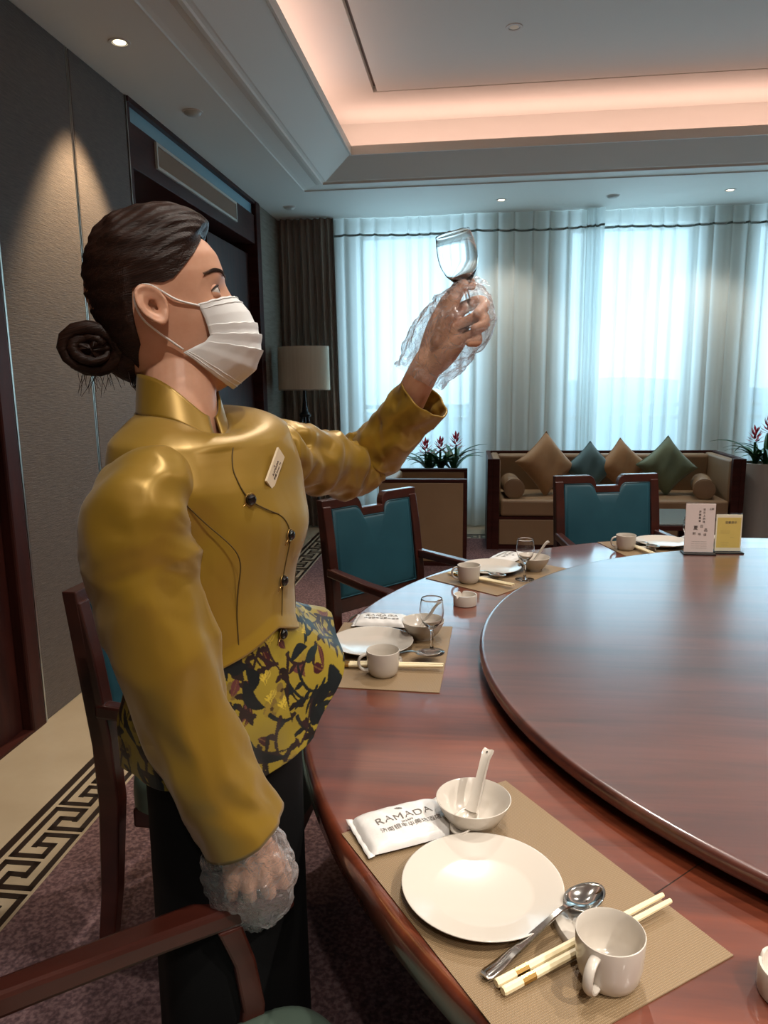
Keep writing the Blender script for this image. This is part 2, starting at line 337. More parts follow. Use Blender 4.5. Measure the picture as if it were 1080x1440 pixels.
struct('sloping_face', ring_profile([(.215, ZC+.012), (.225, ZC+.012), (.445, ZC+.128)]), M['ceil'], cl, smooth=False, label='sloping face of the ceiling cove')
struct('cove_lip', ring_profile([(.445, ZC+.128), (.45, ZC+.122), (.462, ZC+.122), (.462, ZC+.184), (.44, ZC+.184), (.44, ZC+.14), (.05, ZC+.14), (.05, ZC+.46)]), M['ceil'], cl, smooth=False, label='lip of the light trough')
UZ = 3.36; ins = .653
up = MB()
a0, a1, b0, b1 = TX0+.05, TX1-.05, TY0+.05, TY1-.05; c0, c1, e0, e1 = TX0+ins, TX1-ins, TY0+ins, TY1-ins
for b in ((a0, c0, b0, b1), (c1, a1, b0, b1), (c0, c1, b0, e0), (c0, c1, e1, b1)): up.box(b[0], b[1], b[2], b[3], UZ, UZ+.05)
struct('tray_border', up, M['ceil'], cl, smooth=False)
up2 = MB().box(c0+.03, c1-.03, e0+.03, e1-.03, UZ-.005, UZ+.04)
struct('tray_panel', up2, M['ceil'], cl, smooth=False, label='raised flat panel in the middle of the tray')
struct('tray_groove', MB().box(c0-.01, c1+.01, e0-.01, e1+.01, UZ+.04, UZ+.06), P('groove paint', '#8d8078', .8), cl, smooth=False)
# LED strips lying in the trough: four real linear lamps
WARM = (1.0, .57, .46)
zl = ZC+.155
for n_, loc, sx, sy in (('cove_left', (TX0+.25, 1.8, zl), .06, 7.4), ('cove_right', (TX1-.25, 1.8, zl), .06, 7.4), ('cove_far', (1.12, TY1-.25, zl), 4.4, .06), ('cove_near', (1.12, TY0+.25, zl), 4.4, .06)):
    area(n_+'_light', loc, (PI, 0, 0), sx, sy, 4.3*max(sx, sy)/4.4, WARM)
# downlights
def downlight(x, y, z, label, lit=True, power=30, spot=70, col=(1, .92, .82), rad=.03):
    t = thing('downlight', label, 'ceiling light', (x, y, z), 0, 'recessed ceiling downlights')
    obj('trim_ring', MB().lathe([(.032, .0), (.034, -.004), (.046, -.004), (.048, -.001), (.048, 0)], 28, caps=False), M['white'], t)
    obj('reflector', MB().lathe([(.032, -.001), (.028, .03), (.018, .045)], 24, caps=False), M['metal'], t)
    obj('lamp_face', MB().lathe([(.0, -.0015), (.026, -.0015)] if lit else [(.0, -.002), (.026, -.002)], 20, caps=False), P('lamp face', '#fff1d8', .4, emit=(1, .86, .66, 1), es=3.0 if lit else .0), t)
    if lit:
        l = bpy.data.lights.new('downlight_lamp', 'SPOT'); l.energy = power; l.color = col; l.spot_size = math.radians(spot); l.spot_blend = .5; l.shadow_soft_size = rad
        o = bpy.data.objects.new('downlight_lamp', l); COL.objects.link(o); o.parent = t; o.location = (0, 0, -.02)
    return t
downlight(-1.548, 3.382, ZC, 'lit recessed downlight close to the brown fabric wall', power=80, spot=72, col=(1, .74, .46))
downlight(.239, 6.593, ZC, 'small lit downlight in front of the sheer, above the raised hand', power=26, spot=100)
downlight(2.067, 6.576, ZC, 'small lit downlight in front of the sheer at the right side', power=26, spot=100)
downlight(.223, 4.566, UZ-.005, 'recessed downlight in the raised tray panel', lit=False)
for x, y, z, pw_ in ((.25, 1.4, UZ-.005, 42), (1.9, 1.4, UZ-.005, 60), (.25, 3.0, UZ-.005, 60), (1.9, 3.0, UZ-.005, 60), (.25, -.2, UZ-.005, 50), (1.9, -.2, UZ-.005, 140), (.5, -1.5, UZ-.005, 55), (1.9, -1.5, UZ-.005, 120)):  # unseen; the ones behind the camera are added to brighten camera-facing sides
    downlight(x, y, z, 'unseen recessed downlight in the raised tray panel', power=pw_, spot=110)
for x, y, lb in ((-1.545, 4.241, 'flat round smoke detector on the soffit above the alcove'), (-1.565, 6.534, 'small round detector on the soffit near the brown drape'), (1.152, 6.605, 'small round detector on the soffit before the window')):
    t = thing('smoke_detector', lb, 'detector', (x, y, ZC), 0, 'ceiling detectors')
    obj('body', MB().lathe([(.0, -.022), (.03, -.021), (.045, -.012), (.05, 0)], 24, caps=False), M['greypl'], t)
    obj('base_ring', MB().lathe([(.05, -.006), (.056, -.004), (.056, 0)], 24, caps=False), M['white'], t)
# hills seen dimly outside
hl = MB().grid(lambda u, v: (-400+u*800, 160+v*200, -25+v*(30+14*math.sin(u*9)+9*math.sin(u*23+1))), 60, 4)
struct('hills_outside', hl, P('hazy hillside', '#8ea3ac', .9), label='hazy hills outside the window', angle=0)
# ------------------------------------------------------------------ curtains
def sheer(x0, x1, label, seed, y=7.04, n=None, dense=1.0):
    rnd = random.Random(seed); L_ = x1-x0
    xs = []; x = 0
    while x < L_: xs.append(x); x += rnd.uniform(.10, .19)/dense
    ph = [rnd.uniform(0, 6) for _ in range(4)]
    def fold(x, v):
        k = np.interp(x, xs, np.arange(len(xs)))
        pin = math.sin(PI*k)**2            # 0 at pleat pins
        f = .052*(1-abs(2*(k % 1)-1)**3.5)+.012*math.sin(5.1*x+ph[0]+.8*v)+.008*math.sin(11*x+ph[1]-v)
        top = max(0, (v-.93)/.07)
        return f*(1-.35*top)+.01*math.sin(3*x+ph[2]+2.0*v)
    nu = int(L_*95); nv = 14
    def fn(u, v):
        x = u*L_
        return (x0+x+.012*math.sin(9*x+ph[3])*(1-v), y+fold(x, v), .015+v*(ZC-.02))
    t = thing('sheer_curtain', label, 'curtain', ((x0+x1)/2, y, 0), 0, 'sheer curtains')
    mb = MB().grid(fn, nu, nv); mb.xf(Matrix.Translation((-(x0+x1)/2, -y, 0)))
    obj('voile', mb, M['sheer'], t, angle=0)
    tp = MB().grid(lambda u, v: (x0+u*L_-(x0+x1)/2, fold(u*L_, .94)-.003, 2.735+v*.02+.006*math.sin(u*L_*6)), nu, 2)
    obj('header_tape', tp, P('header tape', '#6d7672', .8), t, angle=0)
    return t
sheer(-1.30, 1.13, 'white sheer curtain over the window beside the brown drape', 3)
sheer(.99, 4.0, 'white sheer curtain behind the sofa cushions and the potted plant', 8, y=7.09)
sheer(1.0, 1.16, 'narrow gathered overlap of sheer between the two windows', 5, y=6.985, dense=4)
def drape(x0, x1, label):
    t = thing('drape', label, 'curtain', ((x0+x1)/2, 7.0, 0))
    def fn(u, v):
        x = u*(x1-x0); k = x/.062
        a = .028*(1-.15*v)
        return (x-(x1-x0)/2+.02*(1-v)*math.sin(3*u)+ (1-v)*(u-.3)*.05, a*math.sin(2*PI*k+.5*math.sin(3*v))+.012*math.sin(k*2.3+2*v), .01+v*(ZC-.015))
    obj('pleated_cloth', MB().grid(fn, 130, 16), M['drape'], t, angle=0)
    obj('header_band', MB().grid(lambda u, v: (fn(u, .925+.075*v)[0], fn(u, .95)[1]-.006, 2.66+v*.235), 130, 3), M['drape'], t, angle=0)
    for z in (.3,):
        pass
    return t
drape(-1.80, -1.27, 'heavy taupe pleated drape in the corner behind the floor lamp')
# curtain pelmet track
# ------------------------------------------------------------------ table
TC = (1.105, 1.66)
tb = thing('round_dining_table', 'large round reddish brown lacquered dining table set for a banquet', 'table', (TC[0], TC[1], 0))
R = 1.473
obj('tabletop', MB().lathe([(0, .70), (R-.03, .70), (R-.008, .705), (R, .715), (R, .748), (R-.004, .757), (R-.010, .76), (R-.014, .76), (R-.03, .76), (.6, .76), (0, .76)], 160, caps=False), M['tablewood'], tb, angle=50)
obj('apron', MB().lathe([(R-.14, .60), (R-.12, .60), (R-.12, .70), (R-.14, .70)], 96, caps=False), M['darkwood'], tb)
obj('pedestal', MB().lathe([(.62, .0), (.62, .07), (.58, .09), (.45, .12), (.42, .55), (.50, .66), (.75, .70), (0, .70)], 48, caps=False), M['darkwood'], tb)
for k in range(1):
    pass
jt = MB()
for a in (math.radians(168), math.radians(222)):
    c, s_ = math.cos(a), math.sin(a)
    jt.add([(c*r-s_*w, s_*r+c*w, .7602) for r, w in ((.5, -.0008), (R-.01, -.0008), (R-.01, .0008), (.5, .0008))], [(0, 1, 2, 3)])
obj('top_joint', jt, M['inlay'], tb, smooth=False)
ls = thing('lazy_susan', 'big round turntable of dark glossy wood on the middle of the table', 'turntable', (TC[0], TC[1], .76))
RL = 1.081
obj('turntable_top', MB().lathe([(0, .016), (RL-.012, .016), (RL-.002, .022), (RL, .028), (RL, .038), (RL-.003, .043), (RL-.008, .045), (RL-.012, .045), (RL-.03, .045), (.5, .045), (0, .045)], 160, caps=False), M['turnwood'], ls, angle=50)
obj('bearing_ring', MB().lathe([(.80, .0005), (.86, .0005), (.86, .016), (.80, .016)], 64, caps=False), M['black'], ls)
# ------------------------------------------------------------------ chairs
def stile(sx):
    mb = MB(); R_ = []
    for z, yy, wx, wy in ((0, -.285, .016, .020), (.2, -.255, .018, .022), (.44, -.235, .021, .026), (.60, -.240, .021, .025), (.80, -.262, .021, .022), (.93, -.283, .020, .019)):
        R_.append([(sx*.236-wx, yy-wy, z), (sx*.236+wx, yy-wy, z), (sx*.236+wx, yy+wy, z), (sx*.236-wx, yy+wy, z)])
    return mb.rings(R_)
def back_y(z): return float(np.interp(z, [.44, .60, .80, .96], [-.235, -.240, -.262, -.288]))
def rail_shape(zb, zt, dip, w, sh):
    """top outline with a centre notch"""
    top = [(w, zt), (sh+.035, zt)]
    for k in range(7):
        a = k/6*PI/2; top.append((sh+.035-.035*math.sin(a)-0, zt-(dip)*(1-math.cos(a))))
    L_ = [(-x, z) for x, z in top[::-1]]
    return top+L_
def make_chair():
    t = thing('dining_chair', 'x', 'chair', (0, 0, 0))
    w = M['chairwood']
    # seat
    def seat_fn(u, v):
        a = 2*PI*u; ex = 5
        cx = math.copysign(abs(math.cos(a))**(2/ex), math.cos(a)); sy = math.copysign(abs(math.sin(a))**(2/ex), math.sin(a))
        prof = [(1.0, .405), (1.0, .44), (.99, .465), (.96, .482), (.90, .492), (.6, .498), (.0, .50)]
        k = v*(len(prof)-1); i = min(int(k), len(prof)-2); f = k-i
        r = prof[i][0]*(1-f)+prof[i+1][0]*f; z = prof[i][1]*(1-f)+prof[i+1][1]*f
        yy = sy*r*.225+.0; hw = .235+.035*(yy+.21)/.47
        return (cx*r*hw, yy, z)
    obj('seat', MB().grid(seat_fn, 64, 13, True), M['seatgreen'], t, angle=60)
    obj('seat_frame', MB().box(-.215, .215, -.20, .215, .355, .405), w, t, smooth=False, bevel=.006)
    for sx in (-1, 1):
        obj('rear_leg', stile(sx), w, t, bevel=.004, smooth=False)
        fl = MB(); R_ = []
        for z, yy, hw in ((0, .205, .014), (.2, .20, .018), (.405, .195, .021)):
            R_.append([(sx*.225-hw, yy-hw, z), (sx*.225+hw, yy-hw, z), (sx*.225+hw, yy+hw, z), (sx*.225-hw, yy+hw, z)])
        obj('front_leg', fl.rings(R_), w, t, bevel=.004, smooth=False)
        sp = MB(); R_ = []
        for z, yy, hw in ((.40, .10, .020), (.50, .115, .017), (.58, .105, .016), (.645, .085, .018)):
            R_.append([(sx*.252-hw*.8, yy-hw, z), (sx*.252+hw*.8, yy-hw, z), (sx*.252+hw*.8, yy+hw, z), (sx*.252-hw*.8, yy+hw, z)])
        obj('arm_support', sp.rings(R_), w, t, bevel=.004, smooth=False)
        ar = MB(); R_ = []
        for yy, xo, zc, hw, hh in ((-.25, .242, .672, .017, .018), (-.15, .250, .668, .019, .017), (0, .260, .662, .022, .016), (.10, .262, .660, .024, .016), (.165, .260, .655, .024, .016), (.185, .259, .650, .020, .011)):
            R_.append([(sx*xo-hw, yy, zc-hh), (sx*xo+hw, yy, zc-hh), (sx*xo+hw, yy, zc+hh), (sx*xo-hw, yy, zc+hh)])
        obj('armrest', ar.rings(R_), w, t, bevel=.007, smooth=False)
    # back : frame ring with notch, padded panels front and rear
    outer = [(-.257, .50)]+[(.257, .50)]+rail_shape(.5, .955, .050, .257, .055)
    inner = [(-.214, .56)]+[(.214, .56)]+rail_shape(.56, .918, .046, .214, .062)
    n = len(outer); fr = MB()
    for poly, dy in ((outer, .016), (inner, .016), (inner, -.018), (outer, -.018)):
        fr.add([(x, back_y(z)+dy, z) for x, z in poly], [])
    for k in range(n):
        j = (k+1) % n
        for a, b in ((0, 1), (1, 2), (2, 3), (3, 0)): fr.f.append((a*n+k, a*n+j, b*n+j, b*n+k)); fr.m.append(0)
    obj('backrest_frame', fr, w, t, smooth=False, bevel=.003)
    for nm, s_ in (('backrest', 1), ('rear_panel', -1)):
        pd = MB(); rings = []
        for sc, dy in ((1.0, .004), (.992, .012), (.965, .017), (.90, .020), (.6, .022), (.2, .0235)):
            cz = .735
            rings.append([(x*sc, back_y(cz+(z-cz)*sc)+s_*dy, cz+(z-cz)*sc) for x, z in inner])
        pd.rings(rings, caps=True)
        obj(nm, pd, M['teal'], t, angle=60)
    pp = MB(); pl = [(x*.985, back_y(z)+.0165, .735+(z-.735)*.985) for x, z in inner]
    pp.tube(pl+[pl[0]], .003, 6, caps=False); obj('piping', pp, M['teal'], t)
    return t
CH0 = make_chair()
def place_chair(ang, r, label, first=False, tw=0):
    a = math.radians(ang); x = TC[0]+math.cos(a)*r; y = TC[1]+math.sin(a)*r
    rz = a+PI/2+math.radians(tw)
    if first: CH0.location = (x, y, .008); CH0.rotation_euler = (0, 0, rz); CH0['label'] = label; CH0['group'] = 'chairs around the round table'; return CH0
    return dup(CH0, (x, y, .008), rz, label)
place_chair(216.6, 1.70, 'teal chair nearest the viewer, whose armrest the gloved hand rests on', True)
place_chair(177.5, 1.70, 'teal dining chair behind the standing woman, next to the fabric wall')
place_chair(139.4, 1.72, 'teal dining chair in front of the brown armchair, notch in its top rail')
place_chair(103.4, 1.70, 'teal dining chair with its notched back in front of the sofa')
# ------------------------------------------------------------------ sofa, cushions, armchair, coffee table
sf = thing('sofa', 'long tan leather sofa with dark wood ends, below the window', 'sofa', (1.16, 6.48, 0))
SW, SD, SH = 1.02, .38, .77
for s_ in (-1, 1):
    obj('arm_panel', MB().box(s_*SW-(.04 if s_ > 0 else 0), s_*SW+(.04 if s_ < 0 else 0), -SD, SD, .0, SH), M['darkwood'], sf, smooth=False, bevel=.004)
    xs_ = sorted((s_*(SW-.04), s_*(SW-.10)))
    obj('arm_front', MB().box(xs_[0], xs_[1], -SD, -SD+.05, 0, SH), M['darkwood'], sf, smooth=False, bevel=.003)
    xs_ = sorted((s_*(SW-.04), s_*(SW-.11)))
    obj('arm_pad', MB().box(xs_[0], xs_[1], -SD+.05, SD-.05, .25, SH-.012), M['tan'], sf, bevel=.02, seg=3)
obj('back_panel', MB().box(-SW+.04, SW-.04, SD-.04, SD, .0, SH), M['darkwood'], sf, smooth=False, bevel=.003)
obj('back_pad', MB().box(-SW+.1, SW-.1, SD-.16, SD-.04, .3, SH-.02), M['tan'], sf, bevel=.03, seg=3)
obj('plinth', MB().box(-SW+.1, SW-.1, -SD+.015, SD-.04, .0, .045), M['darkwood'], sf, smooth=False)
obj('front_panel', MB().box(-SW+.1, SW-.1, -SD+.005, -SD+.06, .045, .262), M['tan'], sf, bevel=.008)
obj('seat_rail', MB().box(-SW+.1, SW-.1, -SD+.012, SD-.05, .262, .285), M['darkwood'], sf, smooth=False)
for s_ in (-1, 1):
    a, b = sorted((0, s_*(SW-.105)))
    obj('seat_cushion', MB().box(a+.004, b-.004, -SD+.0, SD-.14, .287, .43), M['tan'], sf, bevel=.025, seg=4)
def cushion(name, label, mat, c, side, rx, ry, rz, th=.085):
    t = thing(name, label, 'cushion', c, 0, 'cushions on the sofa'); t.rotation_euler = (rx, ry, rz)
    def f(sgn):
        def fn(u, v):
            x = (u-.5)*2; z = (v-.5)*2
            e = (1-x**4)*(1-z**4)
            pinch = 1-.11*(1-abs(x)**2)*abs(z)**3-.0
            px_ = x*(1-.09*(1-x*x)*0-.10*(1-abs(z))**0*0)*(1-.10*(1-z*z)*abs(x)**2)
            pz_ = z*(1-.10*(1-x*x)*abs(z)**2)
            return (px_*side/2, sgn*(th*max(e, 0)**.55)+.004*math.sin(9*x+4*z)*e, pz_*side/2)
        return fn
    mb = MB(); mb.grid(f(-1), 25, 25); mb.grid(f(1), 25, 25)
    obj('cover', mb, M[mat], t, angle=0)
    ed = [f(1)(a, 0) for a in np.linspace(0, 1, 12)]+[f(1)(1, a) for a in np.linspace(0, 1, 12)[1:]]+[f(1)(a, 1) for a in np.linspace(1, 0, 12)[1:]]+[f(1)(0, a) for a in np.linspace(1, 0, 12)[1:]]
    obj('piping', MB().tube(ed, .004, 6, caps=False), M[mat], t)
    return t
R45 = math.radians(45)
def seated_cushion(label, mat, px_x, y, side, tilt, spin, lean=0):
    # diamond resting on its corner on the seat
    half = side*.68
    return cushion('throw_cushion', label, mat, (px_x, y, .43+half*math.cos(tilt)), side, -tilt, spin, lean)
seated_cushion('large ochre throw cushion on its corner at the near end of the sofa', 'tanfab', .645, 6.43, .405, .33, R45+.08, .15)
seated_cushion('blue grey throw cushion beside the large ochre one', 'bluefab', 1.035, 6.53, .33, .25, R45, -.1)
seated_cushion('ochre throw cushion between the blue grey and sage ones', 'tanfab', 1.31, 6.55, .35, .25, R45-.05, .05)
seated_cushion('sage green throw cushion at the far end of the sofa', 'greenfab', 1.665, 6.47, .37, .30, R45+.04, -.12)
def bolster(x, y, rz, label):
    t = thing('bolster_cushion', label, 'cushion', (x, y, .43+.083), rz, 'bolsters on the sofa')
    mb = MB(); R_ = []
    for yy, r in ((-.20, .0), (-.20, .066), (-.196, .078), (-.185, .083), (.185, .083), (.196, .078), (.20, .066), (.20, .0)):
        R_.append([(r*math.cos(2*PI*k/28), yy, r*math.sin(2*PI*k/28)) for k in range(28)])
    obj('cover', mb.rings(R_, caps=False), M['tan'], t, angle=35)
    for yy in (-.19, .19): obj('piping', MB().tube([(.083*math.cos(2*PI*k/28), yy, .083*math.sin(2*PI*k/28)) for k in range(29)], .004, 6, caps=False), M['tan'], t)
bolster(.355, 6.36, 0.06, 'tan bolster lying by the sofa arm near the armchair')
bolster(1.935, 6.36, -.22, 'tan bolster lying by the sofa arm near the potted plant')
ac = thing('armchair', 'brown leather armchair with dark wood edging, seen from its side', 'chair', (-.36, 5.87, 0))
AW, AD, AH = .335, .37, .68     # x half (depth), y half
for s_ in (-1, 1):
    y0_, y1_ = sorted((s_*AD, s_*(AD-.07)))
    obj('arm_panel', MB().box(-AW, AW-.025, y0_+.003, y1_-.003, .04, AH-.025), M['tan'], ac, bevel=.008)
    obj('arm_frame', MB().box(-AW, AW, y0_, y1_, AH-.025, AH).box(AW-.028, AW, y0_, y1_, 0, AH-.025).box(-AW, AW-.028, y0_, y1_, 0, .04), M['darkwood'], ac, smooth=False, bevel=.003)
obj('back_pad', MB().box(-AW, -AW+.12, -AD+.075, AD-.075, .05, AH-.01), M['tan'], ac, bevel=.02)
obj('seat_cushion', MB().box(-AW+.12, AW-.01, -AD+.075, AD-.075, .26, .42), M['tan'], ac, bevel=.025, seg=3)
obj('front_panel', MB().box(-AW+.12, AW-.02, -AD+.075, AD-.075, .0, .255), M['tan'], ac, bevel=.008)
ct = thing('coffee_table', 'low coffee table with a grey glass top in front of the sofa', 'table', (1.30, 5.48, 0))
obj('glass_top', MB().box(-.34, .34, -.30, .30, .405, .42), P('grey glass', '#7f8b8c', .08, spec=.8), ct, bevel=.004)
obj('top_frame', MB().box(-.35, .35, -.31, .31, .37, .404), M['darkwood'], ct, smooth=False, bevel=.004)
for sx in (-1, 1):
    for sy in (-1, 1): obj('leg', MB().box(sx*.32-.025, sx*.32+.025, sy*.28-.025, sy*.28+.025, 0, .37), M['darkwood'], ct, smooth=False, bevel=.003)
# ------------------------------------------------------------------ floor lamp
fl = thing('floor_lamp', 'tripod floor lamp with a pale drum shade before the taupe drape', 'lamp', (-1.50, 6.60, 0))
def oval(r, z, n=40): return [(r*math.cos(2*PI*k/n), r*.62*math.sin(2*PI*k/n), z) for k in range(n)]
obj('lamp_shade', MB().rings([oval(.236, 1.345), oval(.232, 1.73), oval(.226, 1.73), oval(.230, 1.345)]+[oval(.236, 1.345)], caps=False), P('linen shade', '#e6e0cd', .8, noise=((60, 60, 2), '#d3ccb6', .3)), fl, angle=50)
obj('shade_ring', MB().tube([(.231*math.cos(2*PI*k/40), .143*math.sin(2*PI*k/40), 1.352) for k in range(41)], .005, 6, caps=False), M['metal'], fl)
obj('pole', MB().lathe([(.012, 1.14), (.012, 1.72)], 10), M['black'], fl)
obj('hub', MB().lathe([(.0, 1.10), (.05, 1.105), (.055, 1.125), (.03, 1.15), (.018, 1.23), (.012, 1.28)], 16), M['black'], fl)
for a in (-.55, PI/2+.4, PI+.75):
    obj('leg', MB().tube([(.03*math.cos(a), .03*math.sin(a), 1.13), (.19*math.cos(a), .19*math.sin(a), .0)], [.014, .011], 8), M['black'], fl)
# ------------------------------------------------------------------ potted bromeliads
leafm = P('dark green leaf', '#1f4a26', .4, noise=(20, '#2d6336', .3)); redm = P('red bract', '#9c1f33', .45, noise=(30, '#c2415a', .3)); potm = P('white glazed planter', '#c7c4bb', .3)
def bromeliad(label, x, y, ztop, seed, heads, pot_r=.19, zmul=1):
    t = thing('potted_bromeliad', label, 'plant', (x, y, 0), 0, 'bromeliad planters'); rnd = random.Random(seed)
    obj('planter', MB().lathe([(0, 0), (pot_r*.72, 0), (pot_r*.74, .01), (pot_r, ztop-.01), (pot_r, ztop), (pot_r-.018, ztop), (pot_r-.02, ztop-.04), (0, ztop-.04)], 36, caps=False), potm, t)
    obj('soil', MB().lathe([(0, ztop-.036), (pot_r-.022, ztop-.038)], 24, caps=False), P('soil', '#2a211b', .9), t)
    lm = []
    for k in range(4):
        mb = MB(); Lf = .30+.05*k; n = 9
        pts = []
        for i in range(n):
            s_ = i/(n-1); ang = .35+s_*(1.1+.18*k); 
            pts.append((Lf*(.15*s_+.85*s_**1.5), .75*Lf*s_*(1-.48*s_)*1.5 - .25*Lf*s_**3*(.3+.25*k)))
        vs_ = []
        for i, (r, z) in enumerate(pts):
            s_ = i/(n-1); wd = .021*(1-s_**2.2)**.8*(.7+.6*min(1, s_*3))
            vs_ += [(r, -wd, z+.35*wd), (r, 0, z-.002), (r, wd, z+.35*wd)]
        mb.add(vs_, [(3*i+j, 3*i+j+1, 3*i+j+4, 3*i+j+3) for i in range(n-1) for j in (0, 1)])
        me = mb.mesh('leaf', True, 0); me.materials.append(leafm); lm.append(me)
    for h, (hx, hy, hz) in enumerate(heads):
        for k in range(13):
            o = bpy.data.objects.new('leaf', rnd.choice(lm)); COL.objects.link(o); o.parent = t
            o.location = (hx*.8, hy*.8, ztop-.035); o.rotation_euler = (0, rnd.uniform(-.35, .15), k*2.4+rnd.uniform(-.3, .3)); s_ = rnd.uniform(.75, 1.05)*zmul; o.scale = (s_, s_, s_)
        fh = MB()
        fh.tube([(hx, hy, ztop-.04), (hx, hy, hz-.12)], [.008, .012], 7)
        st = obj('flower_stalk', fh, leafm, t)
        fb = MB()
        for k in range(20):
            a = k*2.4; lv = k/20; r0 = .012; Lb = .05+.03*(1-lv); z0 = hz-.13+lv*.11
            el = .25+.9*lv; c, s_ = math.cos(a), math.sin(a)
            p0 = Vector((hx+c*r0, hy+s_*r0, z0)); d = Vector((c*math.cos(el), s_*math.cos(el), math.sin(el))); sd = Vector((-s_, c, 0))
            m1 = p0+d*Lb*.5
            fb.add([p0-sd*.006, p0+sd*.006, m1+sd*.011, p0+d*Lb+Vector((0, 0, .008)), m1-sd*.011], [(0, 1, 2, 3, 4)])
        obj('flower_head', fb, redm, t, angle=0)
    return t
bromeliad('planter with red bromeliads standing behind the brown armchair', -.243, 6.60, .61, 4, [(.11, .0, .945), (-.03, .03, .90), (-.16, -.02, .89)])
bromeliad('white planter with red bromeliad beside the sofa end', 2.47, 6.58, .69, 9, [(.04, 0, 1.06), (-.04, .06, .98)], pot_r=.165, zmul=.95)
# ------------------------------------------------------------------ tableware (local: x = diner's right (t), y = towards table centre (n))
def disc_profile_plate(r): return [(0, 0.002), (r*.58, .0), (r*.60, .0015), (r*.64, .004), (r*.93, .0135), (r*.985, .0165), (r, .0178), (r, .0192), (r*.985, .0188), (r*.92, .0165), (r*.66, .0075), (r*.60, .0055), (0, .0050)]
def ladle_path(): pass
def mk_plate():
    t = thing('dinner_plate', 'x', 'plate'); obj('dish', MB().lathe(disc_profile_plate(.104), 72, caps=False), M['porcelain'], t, angle=0)
    obj('foot_ring', MB().lathe([(.056, 0), (.060, 0), (.0615, .003), (.056, .003)], 40, caps=False), M['porcelain'], t); return t
def mk_bowl():
    t = thing('soup_bowl', 'x', 'bowl')
    obj('bowl_body', MB().lathe([(0, .004), (.022, .004), (.0235, 0), (.027, 0), (.028, .005), (.040, .016), (.0495, .032), (.0545, .044), (.0555, .047), (.0545, .0475), (.0525, .0455), (.046, .032), (.036, .0185), (.022, .010), (0, .008)], 56, caps=False), M['porcelain'], t, angle=50); return t
def mk_cspoon():
    t = thing('porcelain_spoon', 'x', 'spoon')
    # bowl of spoon : boat shape along +x, handle rising
    def fn(u, v):
        a = 2*PI*u; r = v
        x = .026*math.cos(a)*r+(.006 if math.cos(a) > 0 else 0)*r*math.cos(a); y_ = .0165*math.sin(a)*r
        return (x, y_, .013*(r**2.2))
    mb = MB().grid(fn, 28, 7, True)
    sb = obj('spoon_bowl', mb, M['porcelain'], t, angle=0); md = sb.modifiers.new('t', 'SOLIDIFY'); md.thickness = .0025; md.offset = 1
    hp = [(.022, 0, .010), (.035, 0, .019), (.052, 0, .035), (.068, 0, .052), (.080, 0, .064), (.088, 0, .069), (.094, 0, .070)]
    mb = MB(); R_ = []
    for (x, y_, z), w in zip(hp, (.010, .0085, .007, .0068, .0072, .0085, .0075)):
        n_ = Vector((-.7, 0, .72))
        R_.append([(x-n_.x*.0018, -w, z-n_.z*.0018), (x-n_.x*.0018, w, z-n_.z*.0018), (x+n_.x*.0025, w*.9, z+n_.z*.0025+.0012), (x+n_.x*.0012, 0, z+n_.z*.0012-.0006), (x+n_.x*.0025, -w*.9, z+n_.z*.0025+.0012)])
    obj('spoon_handle', mb.rings(R_), M['porcelain'], t, angle=60)
    obj('hanging_dimple', MB().lathe([(0, 0), (.0016, 0)], 10, caps=False).xf(Matrix.Translation((.0865, 0, .0708)) @ Matrix.Rotation(-.4, 4, 'Y')), M['inkdk'], t)
    return t
def mk_mug():
    t = thing('tea_mug', 'x', 'mug')
    obj('cup_body', MB().lathe([(0, .003), (.022, .003), (.0235, 0), (.027, 0), (.0305, .004), (.034, .012), (.0362, .025), (.0372, .042), (.0378, .056), (.0376, .0585), (.0366, .0590), (.0357, .0575), (.0348, .044), (.0338, .026), (.031, .012), (.022, .0065), (0, .006)], 56, caps=False), M['porcelain'], t, angle=50)
    hp = []
    for k in range(13):
        a = -PI/2+k/12*PI
        hp.append((.0345+.021*math.cos(a)**.8 if math.cos(a) > 0 else .0345, 0, .031+.019*math.sin(a)))
    obj('cup_handle', MB().tube(hp, .0046, 10, sq=(.75, 1.25)), M['porcelain'], t)
    return t
def mk_steelspoon():
    t = thing('steel_spoon', 'x', 'spoon')
    def fn(u, v):
        a = 2*PI*u; x = .031*math.cos(a)*v; y_ = (.0205-.0035*math.cos(a))*math.sin(a)*v
        return (x, y_, .0085*v**2)
    o = obj('spoon_bowl', MB().grid(fn, 32, 9, True), M['steel'], t, angle=0, loc=(.077, 0, .010), rot=(0, -.02, 0)); md = o.modifiers.new('t', 'SOLIDIFY'); md.thickness = .0012; md.offset = 1
    R_ = []
    for x, z, w in ((.050, .0185, .0042), (.040, .0215, .0036), (.026, .0215, .0034), (.0, .0165, .0040), (-.04, .0085, .0058), (-.075, .0035, .0078), (-.094, .0020, .0084), (-.099, .0020, .0062)):
        R_.append([(x, -w, z-.0008), (x, w, z-.0008), (x, w*.8, z+.001), (x, -w*.8, z+.001)])
    obj('spoon_handle', MB().rings(R_), M['steel'], t, angle=50)
    return t
def mk_rest():
    t = thing('chopstick_rest', 'x', 'rest')
    obj('rest_body', MB().grid(lambda u, v: (lambda a, p: (p[0]*(.041*math.cos(a)+.004*math.cos(2*a)), p[0]*.021*math.sin(a)*(1-.25*math.cos(a)**2*0), p[1]-.003*math.cos(a)**2*(p[1] > .006)))(2*PI*u, [(1, 0), (1.0, .003), (.985, .007), (.93, .010), (.75, .0095), (.3, .0088), (0, .0088)][round(v*6)]), 44, 7, True), M['porcelain'], t, angle=60)
    return t
